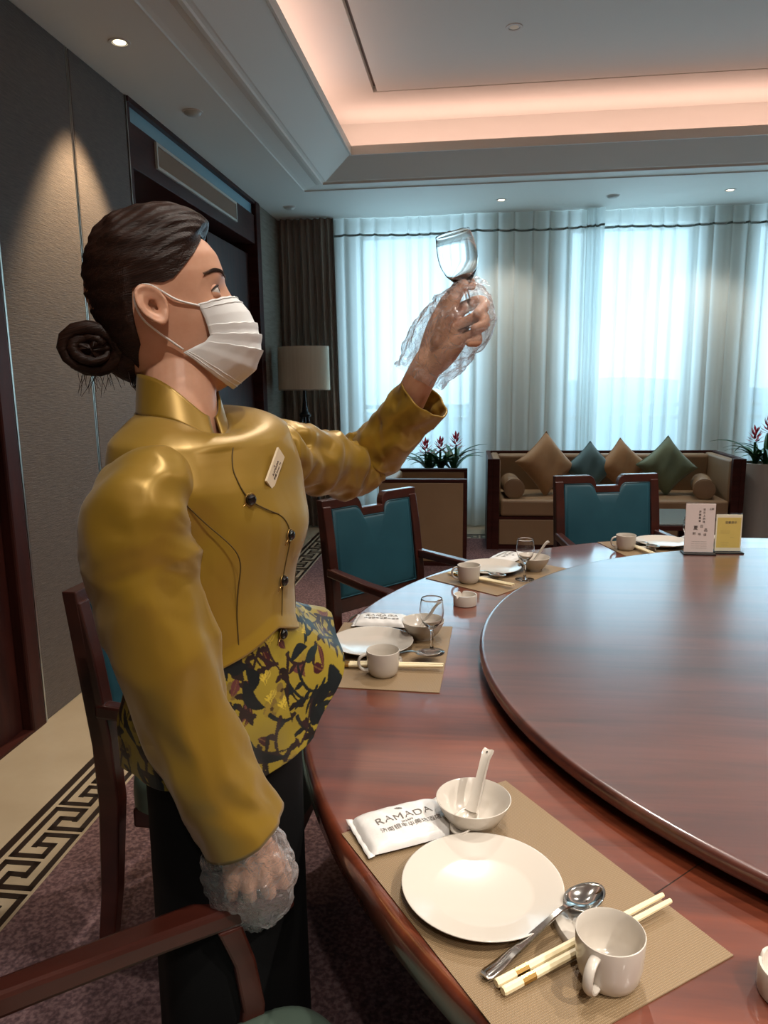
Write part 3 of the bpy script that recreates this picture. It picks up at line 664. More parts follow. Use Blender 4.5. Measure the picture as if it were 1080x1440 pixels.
def mk_stick():
    t = thing('chopstick', 'x', 'chopstick'); R_ = []
    for y_, r in ((-.132, .0045), (-.130, .0052), (.0, .0046), (.125, .0033), (.131, .0030)): R_.append([(r*math.cos(2*PI*k/8+PI/8), y_, r*math.sin(2*PI*k/8+PI/8)) for k in range(8)])
    obj('shaft', MB().rings(R_), M['ivory'], t, smooth=False)
    R_ = [[(r*math.cos(2*PI*k/8+PI/8), y_, r*math.sin(2*PI*k/8+PI/8)) for k in range(8)] for y_, r in ((-.106, .00525), (-.088, .0052))]
    obj('metal_band', MB().rings(R_), M['gold'], t, smooth=False)
    return t
RAM = text_mesh('RAMADA', .0185, .0001, space=1.12); JIN = text_mesh('JINAN', .006, .0001); CHN = text_mesh('济南银丰华美达酒店', .0098, .0001)
def mk_towel():
    t = thing('wet_towel_packet', 'x', 'towel packet')
    # local x along the long side (.13), y short (.085)
    def top(u, v):
        x = (u-.5)*2; y_ = (v-.5)*2
        e = (1-abs(x)**5)*(1-abs(y_)**4)
        return (x*.064*(1-.03*y_*y_), y_*.042*(1-.04*x*x), .004+.0135*max(e, 0)**.45+.0009*math.sin(14*x+5*y_)*e)
    def bot(u, v):
        x = (u-.5)*2; y_ = (v-.5)*2
        return (x*.064*(1-.03*y_*y_), y_*.042*(1-.04*x*x), .004-.0035*(1-abs(x)**5)*(1-abs(y_)**4))
    mb = MB().grid(top, 33, 25); mb.grid(bot, 17, 13)
    wm = P('white foil wrapper', '#d9d6d2', .33, spec=.5, bump=((50, 90, 30), .35, .003))
    obj('wrapper', mb, wm, t, angle=0)
    for s_ in (-1, 1):
        fin = MB().grid(lambda u, v: (s_*(.0605+.009*v), (u-.5)*.084*(1+.02*v), .004+.0012*math.sin(u*26)*v+.002*v*(u-.5)), 24, 3)
        o = obj('crimped_end', fin, wm, t, angle=0); md = o.modifiers.new('t', 'SOLIDIFY'); md.thickness = .0006
    def lay(me, name, x, y_, z, rx=0, m='ink'):
        me = me.copy(); me.name = name
        for v in me.vertices:
            q = top((v.co.x+x)/.128+.5, (v.co.y+y_)/.084+.5); v.co.z += q[2]+.0004; v.co.x += x; v.co.y += y_
        obj(name, me, M[m], t, smooth=False)
    lay(RAM, 'brand_lettering', 0, .004, 0); lay(JIN, 'city_lettering', 0, -.0072, 0); lay(CHN, 'hotel_lettering', .002, -.0165, 0)
    em = MB()
    for k in range(7):
        a0 = PI+.25+k*.38; c = (math.cos(a0), math.sin(a0))
        em.add([(.0010*c[0]-.0007*c[1], .0010*c[1]+.0007*c[0]+.003, 0), (.0062*c[0]-.0009*c[1], .0062*c[1]+.0009*c[0]+.003, 0), (.0066*c[0]+.0006*c[1], .0066*c[1]-.0006*c[0]+.003, 0), (.0010*c[0]+.0003*c[1], .0010*c[1]-.0003*c[0]+.003, 0)], [(0, 1, 2, 3)])
    lay(em.mesh('emblem', False), 'emblem', 0, .022, 0)
    t.scale = (1.1, 1.12, 1.1)
    return t
def mk_mat():
    t = obj('placemat', MB().box(-.215, .215, -.15, .15, 0, .0016), M['weave'], smooth=False); tag(t, 'x', 'placemat', 'woven placemats'); return t
GP = [(0, 0), (.030, 0), (.0315, .001), (.030, .0022), (.012, .0042), (.0055, .008), (.0038, .016), (.0036, .045), (.0042, .056), (.0075, .062), (.016, .069), (.0245, .080), (.0290, .094), (.0300, .106), (.0285, .122), (.0262, .134), (.0255, .1375), (.0250, .1382), (.0244, .1375), (.0256, .134), (.0279, .122), (.0294, .106), (.0284, .094), (.0239, .0805), (.0150, .0712), (.0055, .0665), (0, .0655)]
def mk_glass():
    t = thing('wine_glass', 'x', 'glass')
    obj('glass_bowl', MB().lathe(GP, 48, caps=False), M['glass'], t, angle=60); return t
def mk_ash():
    t = thing('ashtray', 'x', 'ashtray'); n = 64; prof = [(0, .002), (.031, .002), (.032, .0), (.0345, .001), (.0350, .006), (.0350, .030), (.0342, .032), (.0315, .032), (.0305, .030), (.0295, .010), (.026, .007), (0, .0065)]
    mb = MB(); R_ = []
    for r, z in prof:
        ring = []
        for j in range(n):
            a = 2*PI*j/n; zz = z
            if z > .025:
                for c in (.3, .3+2*PI/3, .3+4*PI/3):
                    d = abs((a-c+PI) % (2*PI)-PI)
                    if d < .12: zz = z-.009*(1-d/.12)**.7
            ring.append((r*math.cos(a), r*math.sin(a), zz))
        R_.append(ring)
    obj('dish', mb.rings(R_, caps=False), M['porcelain'], t, angle=60); return t
MAKE = dict(mat=mk_mat, plate=mk_plate, bowl=mk_bowl, cspoon=mk_cspoon, mug=mk_mug, spoon=mk_steelspoon, rest=mk_rest, stick=mk_stick, towel=mk_towel, glass=mk_glass, ash=mk_ash)
GRP = dict(mat='woven placemats', plate='dinner plates', bowl='soup bowls', cspoon='porcelain soup spoons', mug='tea mugs', spoon='steel spoons', rest='chopstick rests', stick='chopsticks', towel='wet towel packets', glass='wine glasses', ash='ashtrays')
_proto = {}
def put(kind, loc, rz, label, rot=None):
    if kind not in _proto: o = _proto[kind] = MAKE[kind](); o.location = loc; o.rotation_euler = (0, 0, rz)
    else: o = dup(_proto[kind], loc, rz)
    o['label'] = label; o['group'] = GRP[kind]
    if rot: o.rotation_euler = rot
    return o
ZT = .7604; ZM = .7622
WHERE = {0: 'of the setting nearest the viewer', 1: 'of the setting beside the standing woman', 2: 'of the setting in front of the brown armchair', 3: 'of the setting in front of the sofa'}
NAMEK = dict(mat='woven beige placemat', plate='round white porcelain dinner plate', bowl='small white soup bowl', cspoon='white porcelain spoon in the bowl', mug='white tea mug', spoon='stainless steel spoon', rest='white porcelain chopstick rest', towel='white wet towel packet with grey print', glass='clear stemmed wine glass')
def setting(i, pc, n, over={}, skip=()):
    n = Vector((n[0], n[1])).normalized(); t = Vector((n.y, -n.x)); rz = math.atan2(t.y, t.x)
    def at(tt, nn, z=ZM): p = Vector(pc)+t*tt+n*nn; return (p.x, p.y, z)
    D = dict(mat=(.008, .045, 0, ZT), plate=(0, 0, 0, ZM), bowl=(-.128, .075, 0, ZM), cspoon=(0, 0, math.radians(62), 0), towel=(-.170, -.018, PI/2-.10, ZM+.001), rest=(.100, .062, -.45, ZM), spoon=(.1005, .018, PI/2+.155, ZM+.0052), mug=(.178, .045, -1.19, ZM), glass=(.012, .148, 0, ZM))
    D.update(over)
    for k, (tt, nn, a, z) in D.items():
        if k in skip: continue
        if k == 'cspoon':
            bt, bn_ = D['bowl'][:2]; q = Vector(at(bt, bn_, ZM+.0125)); q -= Vector((math.cos(a), math.sin(a), 0))*.026
            put(k, q, 0, NAMEK[k]+' '+WHERE[i], rot=(0, -.22, a)); continue
        lab = NAMEK[k]+' '+WHERE[i]
        put(k, at(tt, nn, z), rz+a, lab)
    for j, dt in enumerate((0, .0120)):
        if 'stick' in skip: break
        sa = D.get('stick', (.128, .058, 0, 0))
        p = at(sa[0]+dt, sa[1], ZM+.0102)
        put('stick', p, 0, 'ivory chopstick %s, %s its plate' % (WHERE[i], ('closer to', 'farther from')[j]), rot=(.028, 0, rz+.02+sa[2]))
setting(0, (.019, .857), (.823, .567), skip=('glass',))
setting(1, (-.242, 1.735), (1, -.04), over=dict(mat=(.035, .04, 0, ZT), bowl=(-.085, .120, 0, ZM), cspoon=(0, 0, .15, 0), towel=(-.185, -.005, PI/2, ZM+.001), spoon=(.092, .075, PI/2+.22, ZM+.0045), mug=(.167, .055, -1.3, ZM), glass=(.018, .152, 0, ZM)))
setting(2, (.075, 2.505), (.773, -.634), over=dict(mug=(.165, .035, -.9, ZM), bowl=(-.112, .098, 0, ZM), cspoon=(0, 0, .05, 0), towel=(-.17, -.06, .2, ZM+.001)))
setting(3, (.758, 2.955), (.26, -.965), over=dict(mug=(.175, .045, -.26, ZM), glass=(-.03, .150, 0, ZM)))
put('ash', (-.013, 2.115, ZT), 1.6, 'white ashtray between two settings on the window side of the table')
put('ash', (.350, .735, ZT), 2.2, 'white ashtray at the picture edge beside the nearest tea mug')
def card(x, y, w, h, rz, label, mat, draw):
    t = thing('table_card', label, 'table card', (x, y, .805), rz, 'cards on the turntable')
    obj('stand_base', MB().box(-w/2-.006, w/2+.004, -.028, .028, 0, .005), M['black'], t, bevel=.001)
    obj('acrylic_holder', MB().box(-w/2-.001, w/2+.001, .0022, .0045, .005, h+.004), glass_mat('acrylic'), t, smooth=False)
    obj('paper', MB().box(-w/2, w/2, -.0018, .0018, .006, h), mat, t, smooth=False)
    k = 0
    for (cx, cz, sz, txt, m) in draw:
        me = text_mesh(txt, sz, .0001); 
        for v in me.vertices: x_, y_, z_ = v.co; v.co = (x_+cx, -.0024-z_, y_+cz)
        obj('print', me, M[m], t, smooth=False)
    return t
card(.800, 2.632, .098, .178, -.03, 'pinkish white menu card with grey vertical print on the turntable', P('card paper', '#ecdfda', .6),
     [(.036, .160, .008, '上新', 'inkdk')]+[(.012, .158-.011*i, .0085, c, 'inkdk') for i, c in enumerate('舌尖上的味')]+[(-.002, .150-.011*i, .0085, c, 'inkdk') for i, c in enumerate('济南美食')]+
     [(-.014, .092, .016, '夏', 'inkdk'), (.006, .098, .012, '日', 'ink'), (.020, .085, .013, '品', 'ink'), (-.018, .072, .011, '鲜', 'ink'), (.0, .070, .010, '味', 'ink'), (.018, .068, .011, '道', 'ink')]+[(0, .044-.008*i, .0055, '—— ——— ————', 'ink') for i in range(4)])
yl = P('yellow printed card', '#dcc56e', .6)
card(.905, 2.655, .088, .136, .02, 'small yellow framed price card beside the menu card', P('cream paper', '#eee8cf', .6),
     [(.006, .108, .010, '温馨提示', 'ink')]+[(-.012, .078-.007*i, .0055, '——————', 'ink') for i in range(2)]+[(.012, .055, .006, '——', 'ink'), (-.012, .036, .0055, '—————', 'ink'), (-.012, .028, .0055, '————', 'ink')])
_c = [o for o in bpy.data.objects if o.name.startswith('table_card')][-1]
obj('yellow_field', MB().box(-.040, .040, -.0021, -.0017, .018, .126), yl, _c, smooth=False)
obj('folded_note', MB().box(-.052, -.042, .0048, .0075, .020, .040), M['white'], _c, smooth=False)
# ------------------------------------------------------------------ person : body frame and torso surface
BX, BY = -.392, .990
FA = math.radians(-19.6)
Fv = (math.cos(FA), math.sin(FA)); Lv = (-math.sin(FA), math.cos(FA))
def B(f, l, z): return (BX+f*Fv[0]+l*Lv[0], BY+f*Fv[1]+l*Lv[1], z)
#        z     cf     cl     w     df    db   exponent
TORSO = [(1.412, -.014, .008, .050, .048, .046, 2.0),
         (1.392, -.010, .010, .058, .054, .052, 2.0),
         (1.378, -.004, .012, .088, .060, .060, 2.2),
         (1.364, .002, .016, .122, .066, .068, 2.4),
         (1.344, .010, .020, .148, .076, .078, 2.5),
         (1.318, .014, .022, .158, .086, .084, 2.5),
         (1.280, .018, .022, .158, .098, .088, 2.5),
         (1.235, .014, .020, .150, .108, .088, 2.3),
         (1.195, .012, .016, .145, .110, .086, 2.2),
         (1.150, .010, .014, .138, .108, .084, 2.2),
         (1.100, .012, .014, .130, .106, .082, 2.2),
         (1.060, .012, .014, .128, .106, .082, 2.2),
         (1.020, .010, .014, .134, .110, .088, 2.2),
         (.960, .006, .018, .142, .116, .098, 2.2),
         (.900, .002, .030, .140, .116, .100, 2.2),
         (.840, .0, .040, .134, .112, .100, 2.2)]
_tz = [t[0] for t in TORSO][::-1]
def _ti(z, k): return float(np.interp(z, _tz, [t[k] for t in TORSO][::-1]))
def _sm(z, k): return .25*_ti(z-.012, k)+.5*_ti(z, k)+.25*_ti(z+.012, k)
def torso(phi, z, off=0.0):
    """phi: 0 = front, +90 = her left side (radians)"""
    cf, cl, w, df, db, ex = (_sm(z, k) for k in range(1, 7))
    c, s = math.cos(phi), math.sin(phi)
    cc = math.copysign(abs(c)**(2/ex), c); ss = math.copysign(abs(s)**(2/ex), s)
    bust = 0.0
    for b in (-.62, .62): bust += .016*math.exp(-((phi-b)/.42)**2-((z-1.205)/.05)**2)
    f = cf+((df if c > 0 else db)+off+bust)*cc; l = cl+(w+off)*ss
    z += .026*max(0.0, s)*min(1.0, max(0.0, (z-1.22)/.12))
    return B(f, l, z)
# ------------------------------------------------------------------ person : materials
def satin_mat(name, c1, c2, rough=.37):
    m, t, b = nmat(name); N = t.nodes; L = t.links
    b.inputs['Base Color'].default_value = srgb(c1); b.inputs['Roughness'].default_value = rough; b.inputs['Metallic'].default_value = .28
    b.inputs['Specular IOR Level'].default_value = .5; b.inputs['Sheen Weight'].default_value = .15; b.inputs['Anisotropic'].default_value = .3
    tc = N.new('ShaderNodeTexCoord'); nz = N.new('ShaderNodeTexNoise'); nz.inputs['Scale'].default_value = 9; nz.inputs['Detail'].default_value = 3
    mp = N.new('ShaderNodeMapping'); mp.inputs['Scale'].default_value = (900, 900, 900); n2 = N.new('ShaderNodeTexNoise'); n2.inputs['Scale'].default_value = 1
    mx = N.new('ShaderNodeMix'); mx.data_type = 'RGBA'; mx.inputs['A'].default_value = srgb(c1); mx.inputs['B'].default_value = srgb(c2)
    b1 = N.new('ShaderNodeBump'); b1.inputs['Strength'].default_value = .16; b1.inputs['Distance'].default_value = .012; mw = N.new('ShaderNodeMapping'); mw.inputs['Scale'].default_value = (13, 13, 4.5); mw.inputs['Rotation'].default_value = (.35, .3, 0); nw = N.new('ShaderNodeTexNoise'); nw.inputs['Scale'].default_value = 1; nw.inputs['Detail'].default_value = 2; nw.inputs['Distortion'].default_value = .8
    L.new(tc.outputs['Object'], nz.inputs['Vector']); L.new(nz.outputs['Fac'], mx.inputs['Factor']); L.new(mx.outputs['Result'], b.inputs['Base Color'])
    L.new(tc.outputs['Object'], mw.inputs[0]); L.new(mw.outputs[0], nw.inputs['Vector']); L.new(nw.outputs['Fac'], b1.inputs['Height']); L.new(b1.outputs[0], b.inputs['Normal'])
    return m
M['satin'] = satin_mat('mustard satin', '#9a7a1e', '#8a691a')
M['skin'] = P('skin', '#dcab8f', .45, spec=.4, sss=.12, noise=(35, '#d09d80', .25))
M['hair'] = P('dark brown hair', '#170d09', .42, spec=.35, noise=((16, 260, 260), '#321c12', .22), bump=((12, 520, 520), .5, .003))
M['maskcloth'] = P('white mask cloth', '#eef0ef', .8, bump=(500, .1, .0006))
M['blackcloth'] = P('black skirt cloth', '#060607', .8, spec=.2)
M['seam'] = P('dark seam', '#4d390d', .7)
def glove_mat():
    m = bpy.data.materials.new('thin clear glove film'); m.use_nodes = True; t = m.node_tree; N = t.nodes; N.clear(); L = t.links
    o = N.new('ShaderNodeOutputMaterial'); tr = N.new('ShaderNodeBsdfTransparent'); tr.inputs[0].default_value = (.95, .95, .95, 1)
    g = N.new('ShaderNodeBsdfGlossy'); g.inputs['Roughness'].default_value = .16; g.inputs[0].default_value = (.95, .96, 1, 1)
    d = N.new('ShaderNodeBsdfTranslucent'); d.inputs[0].default_value = (.95, .96, .98, 1); d2 = N.new('ShaderNodeBsdfDiffuse'); d2.inputs[0].default_value = (.93, .93, .95, 1)
    md = N.new('ShaderNodeMixShader'); md.inputs[0].default_value = .5; L.new(d.outputs[0], md.inputs[1]); L.new(d2.outputs[0], md.inputs[2])
    mg = N.new('ShaderNodeMixShader'); mg.inputs[0].default_value = .45; L.new(md.outputs[0], mg.inputs[1]); L.new(g.outputs[0], mg.inputs[2])
    tc = N.new('ShaderNodeTexCoord'); nz = N.new('ShaderNodeTexNoise'); nz.inputs['Scale'].default_value = 55; nz.inputs['Detail'].default_value = 3; nz.inputs['Distortion'].default_value = 1.2
    bp = N.new('ShaderNodeBump'); bp.inputs['Strength'].default_value = 1.0; bp.inputs['Distance'].default_value = .010
    L.new(tc.outputs['Object'], nz.inputs['Vector']); L.new(nz.outputs['Fac'], bp.inputs['Height']); L.new(bp.outputs[0], g.inputs['Normal']); L.new(bp.outputs[0], d2.inputs['Normal'])
    lw = N.new('ShaderNodeLayerWeight'); lw.inputs[0].default_value = .35; L.new(bp.outputs[0], lw.inputs['Normal'])
    mr = N.new('ShaderNodeMapRange'); mr.inputs['To Min'].default_value = .13; mr.inputs['To Max'].default_value = .9
    mx = N.new('ShaderNodeMixShader'); L.new(lw.outputs['Facing'], mr.inputs['Value']); L.new(mr.outputs[0], mx.inputs[0]); L.new(tr.outputs[0], mx.inputs[1]); L.new(mg.outputs[0], mx.inputs[2]); L.new(mx.outputs[0], o.inputs[0])
    return m
M['film'] = glove_mat()
def floral_canvas(NU, NV, width, height, seed=12):
    """printed motif drawn as flat colour: curling stems, dark leaves, maroon buds, pale blossoms; returns NV x NU x 3"""
    rnd = random.Random(seed); C_ = np.zeros((NV, NU, 3)); C_[:] = srgb('#8d7a28')[:3]
    gx, gy = np.meshgrid((np.arange(NU)+.5)/NU*width, (np.arange(NV)+.5)/NV*height)
    def win(cx, cy, r): return (max(0, int((cx-r)/width*NU)), max(0, min(NU, int((cx+r)/width*NU)+2)), max(0, int((cy-r)/height*NV)), max(0, min(NV, int((cy+r)/height*NV)+2)))
    def leaf(cx, cy, L_, W_, ang, curve, col, vein=None):
        i0, i1, j0, j1 = win(cx, cy, L_*1.6); X_, Y_, Q = gx[j0:j1, i0:i1], gy[j0:j1, i0:i1], C_[j0:j1, i0:i1]
        for ox in (0,):
            dx, dy = X_-cx, Y_-cy; c, s_ = math.cos(ang), math.sin(ang)
            x = (dx*c+dy*s_)/L_; y = (-dx*s_+dy*c)-curve*L_*x*x; h = W_*np.clip(1-x*x, 0, 1)**.8*(1-.35*x)
            m_ = (np.abs(x) < 1) & (np.abs(y) < h); Q[m_] = srgb(col)[:3]
            if vein: v_ = m_ & (np.abs(y) < .0007); Q[v_] = srgb(vein)[:3]
    def blot(cx, cy, r, col):
        i0, i1, j0, j1 = win(cx, cy, r); Q = C_[j0:j1, i0:i1]; Q[(gx[j0:j1, i0:i1]-cx)**2+(gy[j0:j1, i0:i1]-cy)**2 < r*r] = srgb(col)[:3]
    for k in range(46):
        cx, cy = rnd.uniform(0, width), rnd.uniform(0, height)
        for q in range(5): a_ = q*1.257+cx*9; blot(cx+.007*math.cos(a_), cy+.007*math.sin(a_), .006, rnd.choice(('#7d6a26', '#86702a', '#6e5a2c')))
        blot(cx, cy, .003, '#3b2a16')
    for k in range(60): leaf(rnd.uniform(0, width), rnd.uniform(0, height), rnd.uniform(.012, .022), rnd.uniform(.004, .0075), rnd.uniform(.9, 2.2), rnd.uniform(-.4, .4), rnd.choice(('#4a1f24', '#5b3030', '#3b1519')), '#6b4a2a')
    for k in range(90):
        x, y, a_ = rnd.uniform(0, width), rnd.uniform(-.02, height), rnd.uniform(.9, 2.2); tw = rnd.uniform(-18, 18); col = rnd.choice(('#1b1512', '#231816', '#141a1b', '#2a1a1b'))
        for q in range(26):
            blot(x, y, .0032-.00007*q, col); x += .0034*math.cos(a_); y += .0034*math.sin(a_); a_ += tw*.0034
            if q % 8 == 5: leaf(x+.008*math.cos(a_+1), y+.008*math.sin(a_+1), .011, .0042, a_+1.0*(-1)**q, .3, col)
        leaf(x, y, .010, .005, a_, 0, col); blot(x+.006, y-.003, .004, col)
    for k in range(95): leaf(rnd.uniform(0, width), rnd.uniform(0, height), rnd.uniform(.018, .034), rnd.uniform(.006, .011), rnd.uniform(.4, 2.7), rnd.uniform(-.7, .7), rnd.choice(('#12191b', '#0e1416', '#1a2424')))
    for k in range(20):
        cx, cy = rnd.uniform(0, width), rnd.uniform(0, height)
        for q in range(4): leaf(cx+.003*q, cy+.002*math.sin(q*2), .009, .0035, 1.0+.5*q, .2, rnd.choice(('#b9a038', '#a8923a')), '#7d6a26')
    return C_
def vcol_mat():
    m, t, b = nmat('floral printed satin'); at_ = t.nodes.new('ShaderNodeAttribute'); at_.attribute_name = 'print'
    t.links.new(at_.outputs['Color'], b.inputs['Base Color']); b.inputs['Roughness'].default_value = .42; b.inputs['Specular IOR Level'].default_value = .4; return m
M['print'] = vcol_mat()
# ------------------------------------------------------------------ person : helpers
def cr(pts, n):
    """Catmull-Rom resample of rows of numbers"""
    A = np.array(pts, float); A = np.vstack([2*A[0]-A[1], A, 2*A[-1]-A[-2]]); out = []
    k = len(A)-3
    for i in range(n):
        u = i/(n-1)*k; j = min(int(u), k-1); f = u-j; p0, p1, p2, p3 = A[j:j+4]
        out.append(.5*((2*p1)+(-p0+p2)*f+(2*p0-5*p1+4*p2-p3)*f*f+(-p0+3*p1-3*p2+p3)*f**3))
    return np.array(out)
def loft(path, n, m, disp=None, up=(0, 0, 1), caps=True):
    """path rows: x y z ra rb ; returns MB"""
    A = cr(path, n); P_ = [Vector(a[:3]) for a in A]; ref = Vector(up); rings = []
    for i in range(n):
        t = (P_[min(i+1, n-1)]-P_[max(i-1, 0)]).normalized(); a = (ref-t*ref.dot(t)).normalized(); ref = a; b = t.cross(a); ring = []
        for j in range(m):
            th = 2*PI*j/m; d = disp(i/(n-1), th, P_[i]) if disp else 0
            ring.append(tuple(P_[i]+a*float(A[i, 3]+d)*math.cos(th)+b*float(A[i, 4]+d)*math.sin(th)))
        rings.append(ring)
    return MB().rings(rings, caps=caps)
def blob_chain(mb, pts, rad, m=12, n=None):
    """rounded tapering limb through pts"""
    n = n or max(10, 6*len(pts)); A = cr([tuple(p)+(r,) for p, r in zip(pts, rad)], n)
    P_ = [Vector(a[:3]) for a in A]; t0 = (P_[1]-P_[0]).normalized(); t1 = (P_[-1]-P_[-2]).normalized()
    A = A.tolist(); pre = [(P_[0]-t0*A[0][3]*math.sin(a), A[0][3]*math.cos(a)) for a in (1.35, .9, .45)]; post = [(P_[-1]+t1*A[-1][3]*math.sin(a), A[-1][3]*math.cos(a)) for a in (.45, .9, 1.35)]
    seq = pre+[(p, max(a[3], .001)) for p, a in zip(P_, A)]+post
    mb.tube([q[0] for q in seq], [q[1] for q in seq], m)
HY, HP = math.radians(15), math.radians(17)
HO = Vector((-.430, 1.034, 1.503))
HF = Vector((math.cos(HY)*math.cos(HP), math.sin(HY)*math.cos(HP), math.sin(HP))); HU = Vector((-math.cos(HY)*math.sin(HP), -math.sin(HY)*math.sin(HP), math.cos(HP))); HL = Vector((-math.sin(HY), math.cos(HY), 0))
HM = Matrix(((HF.x, HL.x, HU.x, HO.x), (HF.y, HL.y, HU.y, HO.y), (HF.z, HL.z, HU.z, HO.z), (0, 0, 0, 1)))
def hp(x, y, z): return tuple(HM @ Vector((x, y, z)))
# head cross sections, head frame (x forward, y left, z up; origin between the ears)
HZ = [-.112, -.107, -.099, -.085, -.065, -.045, -.030, -.010, .010, .030, .050, .070, .090, .108, .120, .129, .134]
HFX = [.026, .050, .072, .082, .086, .088, .090, .091, .092, .095, .0985, .098, .090, .072, .052, .028, .004]
HBX = [-.005, -.020, -.034, -.046, -.056, -.066, -.073, -.081, -.087, -.091, -.093, -.093, -.086, -.072, -.055, -.035, -.010]
HW = [.012, .026, .036, .046, .053, .058, .062, .067, .070, .0725, .074, .073, .067, .055, .042, .026, .006]
def head_r(phi, z):
    f, b, w = (float(np.interp(z, HZ, q)) for q in (HFX, HBX, HW))
    c, s = math.cos(phi), math.sin(phi); ex = 2.25
    x = (f if c > 0 else -b)*math.copysign(abs(c)**(2/ex), c); y = w*math.copysign(abs(s)**(2/ex), s)
    if c > 0:
        nose = 0
        if -.045 < z < .03: nose = float(np.interp(z, [-.045, -.038, -.028, -.018, .0, .018, .03], [0, .006, .017, .0175, .011, .004, 0]))
        wd = float(np.interp(z, [-.045, -.028, .02], [.014, .013, .009]))
        x += nose*math.exp(-(y/wd)**2)
        for s_ in (-1, 1):
            x -= .0055*math.exp(-((y-s_*.032)/.015)**2-((z-.019)/.010)**2)
            x += .004*math.exp(-((y-s_*.038)/.018)**2-((z+.012)/.014)**2)
            x += .0025*math.exp(-((y-s_*.028)/.02)**2-((z-.040)/.007)**2)
        x += .006*math.exp(-(y/.020)**2-((z+.058)/.012)**2)-.004*math.exp(-(y/.02)**2-((z+.073)/.006)**2)+.004*math.exp(-(y/.018)**2-((z+.094)/.010)**2)
    return x, y
def head_mesh(mb):
    rings = []
    for k in range(64):
        u = k/63; z = -.112+(.134+.112)*(.5-.5*math.cos(PI*u))
        rings.append([hp(*head_r(2*PI*j/80, z), z) for j in range(80)])
    mb.rings(rings)
def ear_mesh(mb, side):
    n, m = 14, 36; front = []; c = Vector((-.002, side*.0770, .019)); tilt = -.24
    def pt(r, a, back):
        ww = .0185*(1+.12*math.cos(a-.6)); hh = .031 if math.sin(a) > 0 else .029
        x = ww*r*math.cos(a)*(1-.25*max(0, -math.sin(a))); z = hh*r*math.sin(a)
        aft = -math.cos(a)
        h = .0058*math.exp(-((r-.86)/.12)**2)*(.45+.55*max(0, min(1, .7+aft+.4*math.sin(a))))
        h += .0048*math.exp(-((r-.52)/.13)**2)*max(0, min(1, .35+aft))
        h -= .0065*math.exp(-((r-.12)/.28)**2)
        if math.sin(a) < -.6: h += .002*math.exp(-((r-.75)/.25)**2)
        base = .0015+(.014)*max(0, .35-x/.0185*.5)      # flares away from the skull towards the rear
        y = base+(h if not back else -.0055*(1-r**6)-.001)
        X = x*math.cos(tilt)-z*math.sin(tilt)*-1; Z = z*math.cos(tilt)+x*math.sin(tilt)*-1
        return hp(c.x+x*math.cos(tilt)+z*math.sin(tilt), c.y+side*y, c.z-x*math.sin(tilt)+z*math.cos(tilt))
    R_ = []
    for k in range(n+1): R_.append([pt(max(k/n, .02), 2*PI*j/m, False) for j in range(m)])
    for k in range(n, -1, -2): R_.append([pt(max(k/n, .02)*.985, 2*PI*j/m, True) for j in range(m)])
    if side > 0: R_ = [r[::-1] for r in R_]
    mb.rings(R_)
V = Vector
def lerp(a, b, t): return V(a)*(1-t)+V(b)*t
person = thing('person', 'woman in mustard satin jacket, face mask and clear gloves raising a wine glass', 'person', (BX, BY, .008))
PI_M = Matrix.Translation((-BX, -BY, -.008))
def part(name, mb, mat, parent=None, angle=0, head=False, **k):
    """mb in world coordinates (or head frame with head=True), parented to the person"""
    if head:
        o = obj(name, mb, mat, None, angle=angle, **k); o.parent = parent or person
        o.matrix_local = PI_M @ HM if parent is None else Matrix.Identity(4)
        return o
    if isinstance(mb, MB): mb.xf(PI_M)
    else: mb.transform(PI_M)
    return obj(name, mb, mat, parent or person, angle=angle, **k)
# ------------------------------------------------------------------ skeleton points
RS = V((-0.3950, 0.8729, 1.2738)); RE = V((-0.3771, 0.8534, 1.0692)); RWR = V((-0.3051, 0.8957, 0.8024))
LS = V((-0.3041, 1.1400, 1.3051)); LE = V((-0.2092, 1.3381, 1.2625)); LWR = V((-0.0854, 1.2748, 1.4254))
body = MB()
head_mesh(body); ear_mesh(body, -1); ear_mesh(body, 1)
NT = V((-0.4195, 1.0286, 1.4441)); NBS = V((-0.4050, 1.0024, 1.3745))
blob_chain(body, [hp(-.035, 0, -.02), NT, NBS, B(-.016, .012, 1.33)], [.048, .049, .050, .052], 28)
body.rings([[torso(2*PI*j/40, z, -.014) for j in range(40)] for z in (1.340, 1.318, 1.28, 1.235, 1.195, 1.15, 1.10, 1.06, 1.02, .96, .90, .84)])
blob_chain(body, [RS, lerp(RS, RE, .5), RE, lerp(RE, RWR, .35), RWR], [.034, .038, .034, .034, .024], 16)
blob_chain(body, [B(.03, .13, 1.31), LS, lerp(LS, LE, .5), LE], [.04, .040, .034, .030], 16)
blob_chain(body, [LE, V((-0.1504, 1.3284, 1.3119)), LWR, V((-0.0682, 1.2720, 1.4549))], [.030, .030, .027, .026], 16)
for s_ in (-1, 1):
    blob_chain(body, [B(.0, .04+s_*.064, .86), B(.005, .04+s_*.064, .66), B(.012, .04+s_*.066, .47), B(-.012, .04+s_*.064, .30), B(-.02, .04+s_*.062, .09)], [.060, .057, .046, .042, .032], 18)
